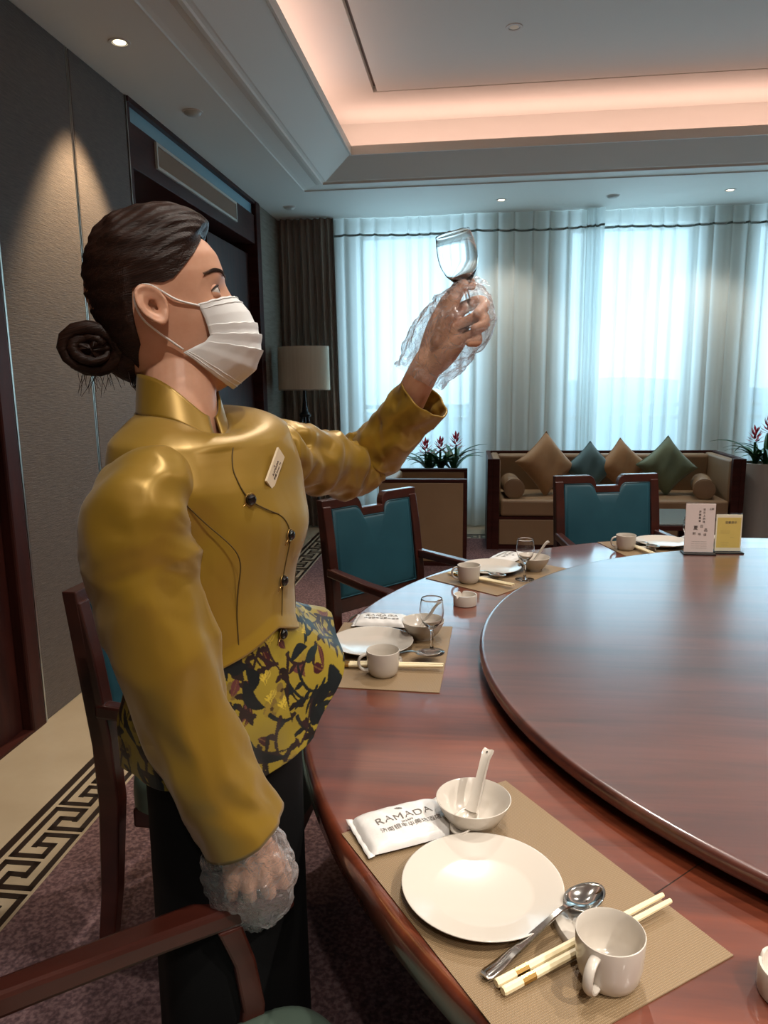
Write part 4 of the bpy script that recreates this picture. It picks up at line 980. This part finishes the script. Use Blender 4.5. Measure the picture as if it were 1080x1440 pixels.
# right hand : resting over the end of the armrest, back of the hand outwards
def hand(mb, wrist, knuckles, joints, thumb, palm_r=.017):
    """knuckles: four points index..little ; joints: per finger list of further points"""
    w = V(wrist)
    for i, k in enumerate(knuckles):
        blob_chain(mb, [lerp(w, k, .05)+(V(k)-V(knuckles[1]))*.30, lerp(w, k, .55)+(V(k)-V(knuckles[1]))*.12, k], [.0155, palm_r, .0118], 12)
    for i in range(3):
        blob_chain(mb, [lerp(w, knuckles[i], .45), lerp(w, knuckles[i+1], .45)], [.0155, .0155], 10)
        blob_chain(mb, [lerp(w, knuckles[i], .78), lerp(w, knuckles[i+1], .78)], [.0125, .0125], 10)
    for k, js, r in zip(knuckles, joints, (.0098, .0100, .0096, .0084)):
        blob_chain(mb, [k]+list(js), [r*1.12, r*1.05, r, r*.82][:len(js)+1], 10)
    blob_chain(mb, thumb, [.015, .0132, .0112, .0088][:len(thumb)], 12)
rk = [V((-0.2787, 0.9398, 0.7172)), V((-0.2897, 0.9175, 0.7144)), V((-0.3100, 0.9046, 0.7134)), V((-0.3316, 0.8980, 0.7191))]
rj = [[V((-0.2756, 0.9623, 0.6701)), V((-0.2861, 0.9816, 0.6424)), V((-0.2997, 0.9898, 0.6400))], [V((-0.2893, 0.9401, 0.6694)), V((-0.2994, 0.9645, 0.6412)), V((-0.3122, 0.9778, 0.6384))], [V((-0.3146, 0.9272, 0.6715)), V((-0.3233, 0.9520, 0.6443)), V((-0.3332, 0.9656, 0.6413))], [V((-0.3384, 0.9164, 0.6839)), V((-0.3452, 0.9369, 0.6604)), V((-0.3522, 0.9507, 0.6563))]]
hand(body, V((-0.3078, 0.8990, 0.8110)), rk, rj, [V((-0.2989, 0.9227, 0.7780)), V((-0.2849, 0.9564, 0.7283)), V((-0.2774, 0.9799, 0.6834)), V((-0.2766, 0.9896, 0.6518))])
# left hand : pinching the stem of the raised glass
GB = V((-0.0123, 1.2387, 1.5736)); GT = V((-0.0318, 1.2297, 1.6502)); GAX = (GT-GB).normalized()
lk = [V((-0.0419, 1.2716, 1.5487)), V((-0.0202, 1.2508, 1.5325)), V((-0.0130, 1.2371, 1.5087)), V((-0.0174, 1.2321, 1.4837))]
lj = [[V((-0.0219, 1.2677, 1.5706)), V((-0.0066, 1.2555, 1.5777)), V((-0.0008, 1.2392, 1.5689))], [V((0.0098, 1.2464, 1.5449)), V((0.0199, 1.2307, 1.5364)), V((0.0097, 1.2171, 1.5244))], [V((0.0144, 1.2272, 1.5208)), V((0.0200, 1.2151, 1.5064)), V((0.0054, 1.2070, 1.4996))], [V((0.0044, 1.2208, 1.4916)), V((0.0089, 1.2110, 1.4799)), V((-0.0034, 1.2050, 1.4776))]]
hand(body, V((-0.0729, 1.2699, 1.4466)), lk, lj, [V((-0.0526, 1.2434, 1.4849)), V((-0.0381, 1.2271, 1.5264)), V((-0.0256, 1.2263, 1.5537)), V((-0.0132, 1.2246, 1.5697))], .0185)
bm = body.mesh('body', True, 0)
tmp = bpy.data.objects.new('tmp', bm); COL.objects.link(tmp)
rm = tmp.modifiers.new('r', 'REMESH'); rm.mode = 'VOXEL'; rm.voxel_size = .0024; rm.use_smooth_shade = True
sm_ = tmp.modifiers.new('s', 'SMOOTH'); sm_.factor = .5; sm_.iterations = 3
bpy.context.view_layer.update()
me = bpy.data.meshes.new_from_object(tmp.evaluated_get(bpy.context.evaluated_depsgraph_get())); bpy.data.objects.remove(tmp)
me.name = 'body'; me.polygons.foreach_set('use_smooth', [True]*len(me.polygons))
part('body', me, M['skin'])['label'] = 'skin of face, ears, neck and hands'
# ------------------------------------------------------------------ face details (head frame)
M['brow'] = P('brow hair', '#3a261c', .6)
scl = P('eye white', '#d8d2cb', .2); iris = P('brown iris', '#241510', .15)
for s_ in (-1, 1):
    ec = (.0735, s_*.0305, .020)
    def sph(r, lo, hi, az=1.35, c=ec, n=16, m=20):
        def fn(u, v):
            el = lo+(hi-lo)*v; a = -az+2*az*u
            return (c[0]+r*math.cos(el)*math.cos(a), c[1]+r*math.cos(el)*math.sin(a)*1.05, c[2]+r*math.sin(el))
        return MB().grid(fn, m, n)
    e = part('eyeball', sph(.0122, -1.2, 1.2), scl, head=True)
    def disc(u, v): 
        a = 2*PI*u; r = .0058*v; y_, z_ = r*math.cos(a)+.001, r*math.sin(a)+.0015
        return (ec[0]+math.sqrt(.01245**2-y_*y_-z_*z_), ec[1]+y_, ec[2]+z_)
    part('iris', MB().grid(disc, 20, 5, True), iris, e, head=True)
    lidc = M['skin']
    def lid(lo, hi, r0, arch, rim):
        def fn(u, v):
            a = -1.42+2.84*u; edge = rim*math.cos(a*1.05)**.8 if abs(a*1.05) < PI/2 else 0
            el = edge+(hi-edge)*v
            rr = r0+.0010*math.sin(PI*v)
            return (ec[0]+rr*math.cos(el)*math.cos(a), ec[1]+rr*math.cos(el)*math.sin(a)*1.10, ec[2]-.0006+rr*math.sin(el))
        return MB().grid(fn, 26, 8)
    part('upper_eyelid', lid(.3, 1.35, .0131, 1, .52), lidc, head=True)
    part('lower_eyelid', lid(-.3, -1.25, .0130, 1, -.34), lidc, head=True)
    def lash(u):
        a = -1.40+2.80*u; el = .52*max(0, math.cos(a*1.05))**.8
        return (ec[0]+.0136*math.cos(el)*math.cos(a), ec[1]+.0136*math.cos(el)*math.sin(a)*1.10, ec[2]-.0006+.0136*math.sin(el))
    part('eyelashes', MB().tube([lash(k/20) for k in range(21)], [.0005+.0009*math.sin(PI*k/20) for k in range(21)], 6), M['hair'], head=True)
    bw = MB()
    for k in range(46):
        u = k/45; y_ = s_*(.013+.040*u); z_ = .0385+.0075*math.sin(PI*min(1, u*1.15)*.62)-.004*u**3; ph = math.atan2(abs(y_)/.073, math.sqrt(max(.01, 1-(y_/.073)**2)))
        for q in range(3):
            zz = z_+(q-1)*.0017*(1-.5*u); lo_, hi_ = 0, PI/2
            for _ in range(18):
                mid = (lo_+hi_)/2
                if head_r(mid, zz)[1] < abs(y_): lo_ = mid
                else: hi_ = mid
            x_ = head_r(lo_, zz)[0]+.0008
            bw.tube([(x_, y_-s_*.002, zz-.0012), (x_+.0005, y_+s_*.0015, zz+.001), (x_-.0012, y_+s_*.005, zz+.0016)], [.0002, .00042, .00015], 4)
    part('eyebrow', bw, M['brow'], head=True)
# ------------------------------------------------------------------ face mask
ROWS = [(.0, .1035, .008, .053, .0600, .007), (.10, .110, -.004, .054, .0610, -.002), (.22, .1155, -.018, .055, .0615, -.012), (.40, .118, -.040, .055, .0610, -.026), (.55, .118, -.056, .054, .0605, -.037), (.70, .1125, -.076, .045, .0615, -.043), (.85, .097, -.098, .029, .0625, -.045), (1.0, .056, -.114, .012, .0610, -.047)]
RA = np.array(ROWS)
def mask_pt(u, v):
    s_ = v; xc, zc, xe, ye, ze = (float(np.interp(s_, RA[:, 0], RA[:, k])) for k in range(1, 6)); t = (u-.5)*2; th = abs(t)*PI/2
    x = xe+(xc-xe)*math.cos(th)**.85; y = math.copysign(ye*math.sin(th)**.95, t); z = ze+(zc-ze)*math.cos(th)**.9
    pl = 0
    for c in (.36, .52, .68): 
        d = (s_-c)/.10
        if 0 <= d < 1: pl += .0036*(1-d)*math.cos(th*.9)
    return (x+pl*math.cos(th), y+math.copysign(pl*math.sin(th), t), z+.0004*math.sin(30*t+9*s_))
mk = part('face_mask', MB().grid(mask_pt, 61, 72), M['maskcloth'], head=True, angle=32)
mk['label'] = 'white pleated face mask'
md = mk.modifiers.new('t', 'SOLIDIFY'); md.thickness = .0012; md.offset = 1
for v0, nm in ((.02, 'mask_hem'), (.085, 'mask_hem'), (.98, 'mask_hem'), (.955, 'mask_hem')):
    part(nm, MB().tube([V(mask_pt(k/40, v0))+V((.0012, 0, 0)) for k in range(41)], .0006, 5), M['maskcloth'], mk, head=True)
for s_ in (-1, 1):
    lp = [(.054, s_*.0615, .004), (.030, s_*.0725, .018), (.014, s_*.0765, .035), (.002, s_*.0800, .046), (-.012, s_*.084, .046), (-.021, s_*.086, .030), (-.020, s_*.083, .008), (-.008, s_*.0745, -.014), (.003, s_*.0675, -.029), (.014, s_*.0625, -.044)]
    part('ear_loop', MB().tube([tuple(r) for r in cr(lp, 40)], .0015, 7), M['maskcloth'], mk, head=True)
# ------------------------------------------------------------------ hair
QZ = [-.062, -.045, -.02, .01, .04, .07, .097, .115, .127, .140, .150, .157, .1605]
QF = [.05, .06, .08, .095, .099, .100, .101, .101, .094, .080, .064, .046, .026]
QB = [-.062, -.071, -.082, -.089, -.0925, -.0915, -.085, -.077, -.068, -.056, -.043, -.030, -.010]
QW = [.052, .060, .072, .079, .0815, .081, .078, .073, .067, .056, .044, .029, .008]
def hair_line(a):     # lower edge of the hair by azimuth (deg from the front), head frame z
    return float(np.interp(abs(a), [0, 20, 38, 52, 64, 72, 80, 92, 100, 107, 115, 138, 165, 180], [.098, .094, .080, .067, .054, .046, .044, .050, .048, .020, -.020, -.045, -.058, -.062]))
def hair_pt(u, v):
    a = (u*360) % 360; a = a-360 if a > 180 else a; ph = math.radians(a); zl = hair_line(a); z = zl+(.1605-zl)*math.sin(v*PI/2)**1.0
    f, b, w = (float(np.interp(z, QZ, q)) for q in (QF, QB, QW)); c, s = math.cos(ph), math.sin(ph); ex = 2.2
    X = (f if c > 0 else -b)*math.copysign(abs(c)**(2/ex), c); Y = w*math.copysign(abs(s)**(2/ex), s)
    hx, hy = head_r(ph, min(z, .133)); k = min(1, v/.16); k = k*k*(3-2*k)
    if z > .125: k = 1
    g = .0011*math.sin(z*520+9*math.sin(ph*2))*k+.0009*math.sin(z*230+ph*7)*k+.0016*math.sin(ph*9+z*40)*k*max(0, min(1, (z-.09)/.04))
    r = math.hypot(X, Y)+1e-6; s2 = (r+g)/r
    X, Y = X*s2, Y*s2
    hx2, hy2 = hx*1.02, hy*1.02
    return (hx2+(X-hx2)*(.12+.88*k), hy2+(Y-hy2)*(.12+.88*k), z)
hr = part('hair', MB().grid(hair_pt, 180, 64, True), M['hair'], head=True); hr['label'] = 'dark brown hair combed back'
bn = MB()
def bun_pt(u, v):
    a = 2*PI*u; e = -PI/2+PI*v; sw = .0022*math.sin(3*a+5*e)+.0016*math.sin(7*a-4*e)
    r = 1
    x = (.039+sw)*math.cos(e)*math.cos(a); y = (.042+sw)*math.sin(e); z = (.033+sw)*math.cos(e)*math.sin(a)
    return (-.104+x+.004*math.sin(2*a), y, -.004+z)
bn.grid(bun_pt, 120, 64, True)
bb = part('hair_bun', bn, M['hair'], hr, head=True); bb['label'] = 'low bun at the nape'
for k, r0 in enumerate((.018, .030)):
    part('hair_coil', MB().tube([(-.106-.006*math.sin(q*.5)+r0*1.15*math.cos(q*.5), -.030-.010*math.cos(q*.33+k), -.004+r0*math.sin(q*.5)) for q in range(26)], [.004+.006*math.sin(PI*min(1, (q+1)/26)) for q in range(26)], 9), M['hair'], bb, head=True)
part('hair_neck', MB().tube([(-.052, 0, -.03), (-.070, 0, -.020), (-.092, 0, -.008)], [.042, .038, .028], 24), M['hair'], hr, head=True)
rnd = random.Random(5); wsp = MB()
for k in range(34):
    y0_ = rnd.uniform(-.04, .04); x0_ = rnd.uniform(-.135, -.085); z0_ = rnd.uniform(-.045, -.02); dx = rnd.uniform(-.02, .006); L_ = rnd.uniform(.012, .034)
    wsp.tube([(x0_, y0_, z0_), (x0_+dx*.5, y0_+rnd.uniform(-.006, .006), z0_-L_*.5), (x0_+dx, y0_+rnd.uniform(-.01, .01), z0_-L_)], [.0005, .0004, .0002], 4)
for k in range(26):
    yy = rnd.uniform(-.045, .045); x0_ = -.070
    wsp.tube([(x0_, yy, -.045), (x0_-.004, yy*1.02, -.066), (x0_+.002+rnd.uniform(-.008, .006), yy*1.05, -.085-rnd.uniform(0, .02))], [.0007, .0005, .0002], 4)
part('hair_wisps', wsp, M['hair'], hr, head=True)
# ------------------------------------------------------------------ jacket
def fold(s, th, P_, amp, freq, seed):
    n_ = mnoise.noise(V((s*freq+seed+.9*math.sin(th+seed), 1.1*math.cos(th)+seed, 1.1*math.sin(th))))
    return amp*(.55*n_+.75*(.28-abs(n_))*1.0)
def jacket_off(ph, z):
    a = (ph+PI) % (2*PI)-PI; q = V(torso(ph, z, .004)); w = .0030*mnoise.noise(q*16)+.0045*mnoise.noise(V((q.x*7, q.y*7, q.z*11)))
    w += .004*math.sin(38*(z-1.2)+2.2*a)*math.exp(-((a-1.1)/.5)**2-((z-1.28)/.06)**2)      # drag lines towards the raised arm
    w += .005*math.sin(46*(z-1.2)-5*a)*math.exp(-((a+1.0)/.45)**2-((z-1.25)/.07)**2)
    w += .0035*(1-2*abs(math.sin(16*z+2.2*a)))*math.exp(-((a+.2)/.7)**2-((z-1.30)/.05)**2)
    return .004+w
def torso_jacket(u, v):
    ph = 2*PI*u; zt = 1.382-.012*math.cos(ph); c0 = math.cos(ph)
    a = (ph+PI) % (2*PI)-PI
    zb = float(np.interp(abs(a), [0, .35, .8, 1.6, PI], [1.080, 1.062, 1.045, 1.040, 1.045]))
    if v < .12:
        m_ = min(ph, 2*PI-ph); zc = 1.378-.030*math.exp(-(m_/.8)**2); k_ = (zc-NBS.z)/(NT.z-NBS.z); b0 = NBS+(NT-NBS)*k_
        cb = V((b0.x+(math.cos(ph)*Fv[0]+math.sin(ph)*Lv[0])*.0615, b0.y+(math.cos(ph)*Fv[1]+math.sin(ph)*Lv[1])*.0615, zc))
        tt = V(torso(ph, zt+(zb-zt)*.12, .004)); g = v/.12; md_ = V(torso(ph, zt+(zb-zt)*.03, .002))
        return tuple(cb*(1-g)**2+md_*2*g*(1-g)+tt*g*g)
    z = zt+(zb-zt)*v
    return torso(ph, z, jacket_off(ph, z)+.006*max(0, v-.93)/.07)
jk = part('jacket', MB().grid(torso_jacket, 160, 90, True), M['satin']); jk['label'] = 'mustard satin jacket body'
jk.modifiers.new('t', 'SOLIDIFY').thickness = -.003
# standing collar, open at the front
def collar(u, v):
    a = .14+(2*PI-.28)*u; r0, r1 = .0625, .0555; m_ = min(a, 2*PI-a)
    dip = .060*math.exp(-(m_/.95)**2); f = math.cos(a); l = math.sin(a); r = r0+(r1-r0)*v
    zz = (1.376-.030*math.exp(-(m_/.8)**2))*(1-v)+(1.434-dip)*v
    k = (zz-NBS.z)/(NT.z-NBS.z); b = NBS+(NT-NBS)*k
    return (b.x+(f*Fv[0]+l*Lv[0])*r, b.y+(f*Fv[1]+l*Lv[1])*r, zz)
co = part('collar', MB().grid(collar, 60, 10), M['satin'], jk); co.modifiers.new('t', 'SOLIDIFY').thickness = .004
def on_t(a, z, off=.010): return V(torso(math.radians(a), z, off))
def seam(name, pts, r=.0011, mat='seam', off=.0085):
    A = cr(pts, 40); part(name, MB().tube([V(torso(math.radians(a), z, jacket_off(math.radians(a), z)+.0003)) for a, z in A], r, 6), M[mat], jk)
seam('front_edge', [(-10, 1.338), (-14, 1.32), (-16, 1.30), (-13, 1.268), (2, 1.238), (9, 1.208), (9, 1.17), (8, 1.12), (5, 1.082)], .0010)
seam('princess_seam', [(-56, 1.285), (-44, 1.245), (-30, 1.20), (-27, 1.15), (-28, 1.10), (-28, 1.055)], .0009)
seam('princess_seam', [(56, 1.285), (50, 1.245), (44, 1.20), (42, 1.15), (42, 1.10), (42, 1.055)], .0009)
for a, z in ((-13, 1.268), (8, 1.208), (8, 1.142), (5, 1.066)):
    n_ = (on_t(a, z, .03)-on_t(a, z, .0)).normalized(); c = on_t(a, z, jacket_off(math.radians(a), z)+.001); rot = n_.to_track_quat('Z', 'Y').to_matrix().to_4x4()
    b_ = part('button', MB().lathe([(0, .0075), (.004, .0072), (.0066, .0055), (.0074, .003), (.0068, 0), (0, -.001)], 20, caps=False).xf(Matrix.Translation(c) @ rot), P('black shank button', '#0d0908', .12, spec=.8), jk, angle=60); b_['label'] = 'glossy black button'
    part('button_loop', MB().tube([tuple(Matrix.Translation(c) @ rot @ V((.0084*math.cos(q), .0084*math.sin(q), .001))) for q in np.linspace(0, 2*PI, 21)], .0009, 5, caps=False), M['gold'], b_)
    part('button_tab', MB().tube([tuple(Matrix.Translation(c) @ rot @ V(p)) for p in ((-.006, -.003, .001), (-.011, -.007, .001), (-.015, -.012, .0))], .0008, 5), M['gold'], b_)
# name badge on her left chest
bc = on_t(4, 1.300, jacket_off(math.radians(4), 1.300)+.0045); bn_ = (on_t(4, 1.300, .04)-on_t(4, 1.300, 0)).normalized()
lx = (V((-0.2760, 1.0238, 1.3230))-V((-0.2972, 0.9941, 1.2858))); lx = (lx-bn_*lx.dot(bn_)).normalized(); ly = bn_.cross(lx)
BM_ = Matrix(((lx.x, ly.x, bn_.x, bc.x), (lx.y, ly.y, bn_.y, bc.y), (lx.z, ly.z, bn_.z, bc.z), (0, 0, 0, 1)))
bd = part('name_badge', MB().box(-.0285, .0285, -.0115, .0115, 0, .003).xf(BM_), P('cream badge', '#e3d2b4', .35), jk, smooth=False); bd['label'] = 'cream name badge on the chest'
for txt, sz, x_, y_ in (('RAMADA', .0062, .0, .001), ('李园 Sunny Yu', .0050, .0, -.0055)):
    tm = text_mesh(txt, sz, .0001); tm.transform(BM_ @ Matrix.Translation((x_, y_, .0032))); part('badge_lettering', tm, M['inkdk'], bd, smooth=False)
part('badge_emblem', MB().lathe([(0, 0), (.0014, 0)], 10, caps=False).xf(BM_ @ Matrix.Translation((0, .0062, .0033))), M['inkdk'], bd)
# sleeves
def sl_r(s, th, P_):
    d = fold(s, th, P_, .010, 7, 3)+fold(s, th, P_, .006, 15, 9)
    d += .0075*(1-2*abs(math.sin(s*19+.8*math.cos(th-1)+.5*math.sin(2*th))))*math.exp(-((s-.62)/.26)**2)*(.35+.65*max(0, math.cos(th-2.2)))
    d += .005*(1-2*abs(math.sin(s*11+1.3*th)))*math.exp(-((s-.30)/.14)**2)*(.3+.7*max(0, math.cos(th-2.6)))
    d += .0022*math.sin(th*14)*math.exp(-((s-.06)/.05)**2)
    return d
sr = part('sleeve', loft([(-0.3593, 0.9624, 1.2643)+(.026, .028), (-0.3770, 0.9235, 1.2875)+(.040, .044), (-0.3922, 0.8859, 1.2873)+(.052, .056), (-0.4043, 0.8558, 1.2703)+(.060, .063), (-0.4088, 0.8436, 1.2341)+(.063, .065), (-0.4023, 0.8447, 1.1795)+(.067, .066), (-0.3859, 0.8477, 1.0998)+(.062, .061), (-0.3670, 0.8574, 0.9996)+(.058, .057), (-0.3389, 0.8729, 0.8966)+(.055, .054), (-0.3066, 0.8920, 0.8113)+(.056, .052)], 130, 72, sl_r, up=(0, 1, 0), caps=False), M['satin']); sr['label'] = 'hanging sleeve of the jacket'
sr.modifiers.new('t', 'SOLIDIFY').thickness = -.003
def sl_l(s, th, P_):
    d = fold(s, th, P_, .011, 9, 21)+fold(s, th, P_, .007, 20, 5)
    for c, A_, w_, ph in ((.14, .009, .035, 1.0), (.26, .006, .03, 2.2), (.44, .009, .025, .4), (.52, .010, .022, 1.2), (.60, .006, .03, .2)):
        d -= A_*math.exp(-((s-c-.05*math.sin(th-ph))/w_)**2)*(.55+.45*math.cos(th-ph))
    d += .0045*(1-2*abs(math.sin(s*24+1.2*math.sin(th)+.6*th)))*math.exp(-((s-.45)/.28)**2)
    return d
slv = part('sleeve', loft([(-0.3155, 1.0985, 1.3093)+(.050, .050), (-0.2953, 1.1511, 1.3040)+(.052, .056), (-0.2590, 1.2434, 1.2811)+(.053, .052), (-0.2106, 1.3301, 1.2648)+(.054, .053), (-0.1812, 1.3504, 1.2837)+(.049, .049), (-0.1324, 1.3195, 1.3356)+(.044, .044), (-0.0804, 1.2900, 1.3926)+(.0455, .0435)], 150, 72, sl_l, up=(0, 0, 1), caps=False), M['satin']); slv['label'] = 'creased sleeve of the raised arm'
slv.modifiers.new('t', 'SOLIDIFY').thickness = -.003
# peplum of printed cloth, flaring over the hips
def pep(u, v):
    ph = 2*PI*u; a = (ph+PI) % (2*PI)-PI
    hem = float(np.interp(math.degrees(a), [-180, -120, -60, -20, 10, 40, 75, 110, 150, 180], [.885, .885, .878, .872, .895, .985, 1.040, 1.0, .90, .885]))
    flare = float(np.interp(math.degrees(a), [-180, -110, -60, 0, 35, 70, 110, 150, 180], [.012, .015, .012, .020, .060, .090, .050, .015, .012]))
    z = 1.085+(hem-1.085)*v
    w = .006*math.sin(9*ph+2)*v+.004*mnoise.noise(V((3*math.cos(ph), 3*math.sin(ph), 4*v)))
    return torso(ph, z, .001+flare*v**1.3+w*v)
NPU, NPV = 720, 170
_cg = np.array([[pep(i/180, j/42) for i in range(181)] for j in range(43)]); _uu = np.arange(NPU)/NPU*180; _vv = np.arange(NPV)/(NPV-1)*42
_t1 = np.stack([np.stack([np.interp(_uu, np.arange(181), _cg[j, :, k]) for k in range(3)], 1) for j in range(43)])
_i0 = np.minimum(_vv.astype(int), 41); _f0 = (_vv-_i0)[:, None, None]; _t2 = _t1[_i0]*(1-_f0)+_t1[_i0+1]*_f0
pm = MB().grid(lambda u, v: tuple(_t2[int(round(v*(NPV-1))), int(round(u*NPU)) % NPU].tolist()), NPU, NPV, True); pp_ = part('peplum', pm, M['print'], jk)
_cv = floral_canvas(NPU, NPV, .90, .21)
_at = pp_.data.color_attributes.new('print', 'FLOAT_COLOR', 'POINT'); _at.data.foreach_set('color', np.concatenate([_cv, np.ones((NPV, NPU, 1))], 2).astype(np.float32).ravel())
pp_['label'] = 'flared peplum printed with dark leaves and maroon buds'
pp_.modifiers.new('t', 'SOLIDIFY').thickness = .002
# long dark skirt
def skirt(u, v):
    ph = 2*PI*u; z = 1.04+(.07-1.04)*v; zz = max(z, .84); g = max(0, .84-z)
    return tuple(V(torso(ph, zz, -.003+.006*g+.005*math.sin(7*ph)*min(1, g*2)))+V((0, 0, z-zz)))
part('skirt', MB().grid(skirt, 96, 40, True), M['blackcloth'])['label'] = 'long black skirt'
for s_ in (-1, 1):
    sh = MB(); 
    R_ = []
    for f_, w_, h_ in ((-.075, .022, .05), (-.05, .032, .06), (.0, .034, .055), (.06, .040, .04), (.11, .034, .03), (.135, .015, .018)):
        R_.append([B(f_, .04+s_*.062+w_*math.cos(q*PI/6), .008+h_*max(0, math.sin(q*PI/6))) for q in range(0, 12)])
    part('shoe', sh.rings(R_), P('black leather shoe', '#0b0a0a', .3), angle=50)
# ------------------------------------------------------------------ clear gloves
def bag(path, n, m, amp, seed, up):
    def d(s, th, P_):
        e = .35+.65*min(1, s/.15+.2)
        return amp*(mnoise.noise(V((s*6+seed, 2.0*math.cos(th), 2.0*math.sin(th)+seed)))+.6*mnoise.noise(V((s*15+seed, 4.5*math.cos(th), 4.5*math.sin(th)+seed)))+.30*abs(mnoise.noise(V((s*30, 8*math.cos(th)+seed, 8*math.sin(th))))))
    return loft(path, n, m, d, up=up, caps=False)
g1 = part('glove', bag([(-0.3134, 0.8940, 0.8096)+(.042, .036), (-0.3111, 0.9040, 0.7954)+(.046, .034), (-0.3114, 0.9122, 0.7563)+(.060, .038), (-0.3115, 0.9204, 0.7164)+(.064, .044), (-0.3145, 0.9383, 0.6759)+(.060, .046), (-0.3173, 0.9573, 0.6418)+(.042, .034), (-0.3194, 0.9694, 0.6248)+(.018, .016), (-0.3202, 0.9718, 0.6216)+(.004, .004)], 80, 72, .010, 4, (1, .3, 0)), M['film']); g1['label'] = 'loose clear plastic glove on the resting hand'
g2 = part('glove', bag([(-0.0879, 1.2745, 1.4255)+(.044, .042), (-0.0730, 1.2708, 1.4514)+(.046, .044), (-0.0459, 1.2546, 1.4854)+(.056, .048), (-0.0200, 1.2423, 1.5137)+(.058, .050), (-0.0086, 1.2382, 1.5401)+(.048, .046), (-0.0053, 1.2391, 1.5601)+(.034, .036), (-0.0031, 1.2395, 1.5723)+(.019, .022), (-0.0020, 1.2394, 1.5767)+(.008, .010)], 80, 72, .010, 11, (0, 0, 1)), M['film']); g2['label'] = 'loose clear plastic glove on the raised hand'
def flap(name, pts, parent, seed):
    """crumpled empty glove finger: two films"""
    c = [V(p) for p in pts]
    def fn(u, v):
        a = c[0]*(1-u)+c[1]*u; b = c[3]*(1-u)+c[2]*u; q = a*(1-v)+b*v
        return tuple(q+V((mnoise.noise(q*70+V((seed, 0, 0))), mnoise.noise(q*70+V((0, seed, 0))), mnoise.noise(q*80+V((0, 0, seed)))))*.006)
    part(name, MB().grid(fn, 24, 18), M['film'], parent)
flap('glove_fold', [(-0.0182, 1.2549, 1.5824), (0.0049, 1.2350, 1.5704), (0.0286, 1.2322, 1.5672), (0.0094, 1.2594, 1.5890)], g2, 2)
flap('glove_fold', [(0.0051, 1.2300, 1.5423), (0.0276, 1.2216, 1.5376), (0.0257, 1.2129, 1.4907), (-0.0091, 1.2151, 1.4692)], g2, 7)
flap('glove_fold', [(-0.0267, 1.2357, 1.4818), (0.0101, 1.2334, 1.5012), (0.0060, 1.2447, 1.4530), (-0.0507, 1.2571, 1.4460)], g2, 9)
flap('glove_fold', [(-0.0681, 1.2725, 1.5425), (-0.0487, 1.2622, 1.5297), (-0.0902, 1.2756, 1.4613), (-0.1103, 1.2818, 1.4522)], g2, 3)
flap('glove_fold', [(-0.2723, 0.9573, 0.7250), (-0.2630, 0.9646, 0.7027), (-0.2641, 0.9725, 0.6340), (-0.2813, 0.9690, 0.6257)], g1, 5)
# ------------------------------------------------------------------ the raised wine glass
gl = put('glass', (0, 0, 0), 0, 'clear wine glass held up by its stem against the window light')
gq = GAX.to_track_quat('Z', 'Y'); gl.rotation_euler = gq.to_euler(); gl.location = GB-GAX*.064*1.08; gl.scale = (1.08, 1.08, 1.08)
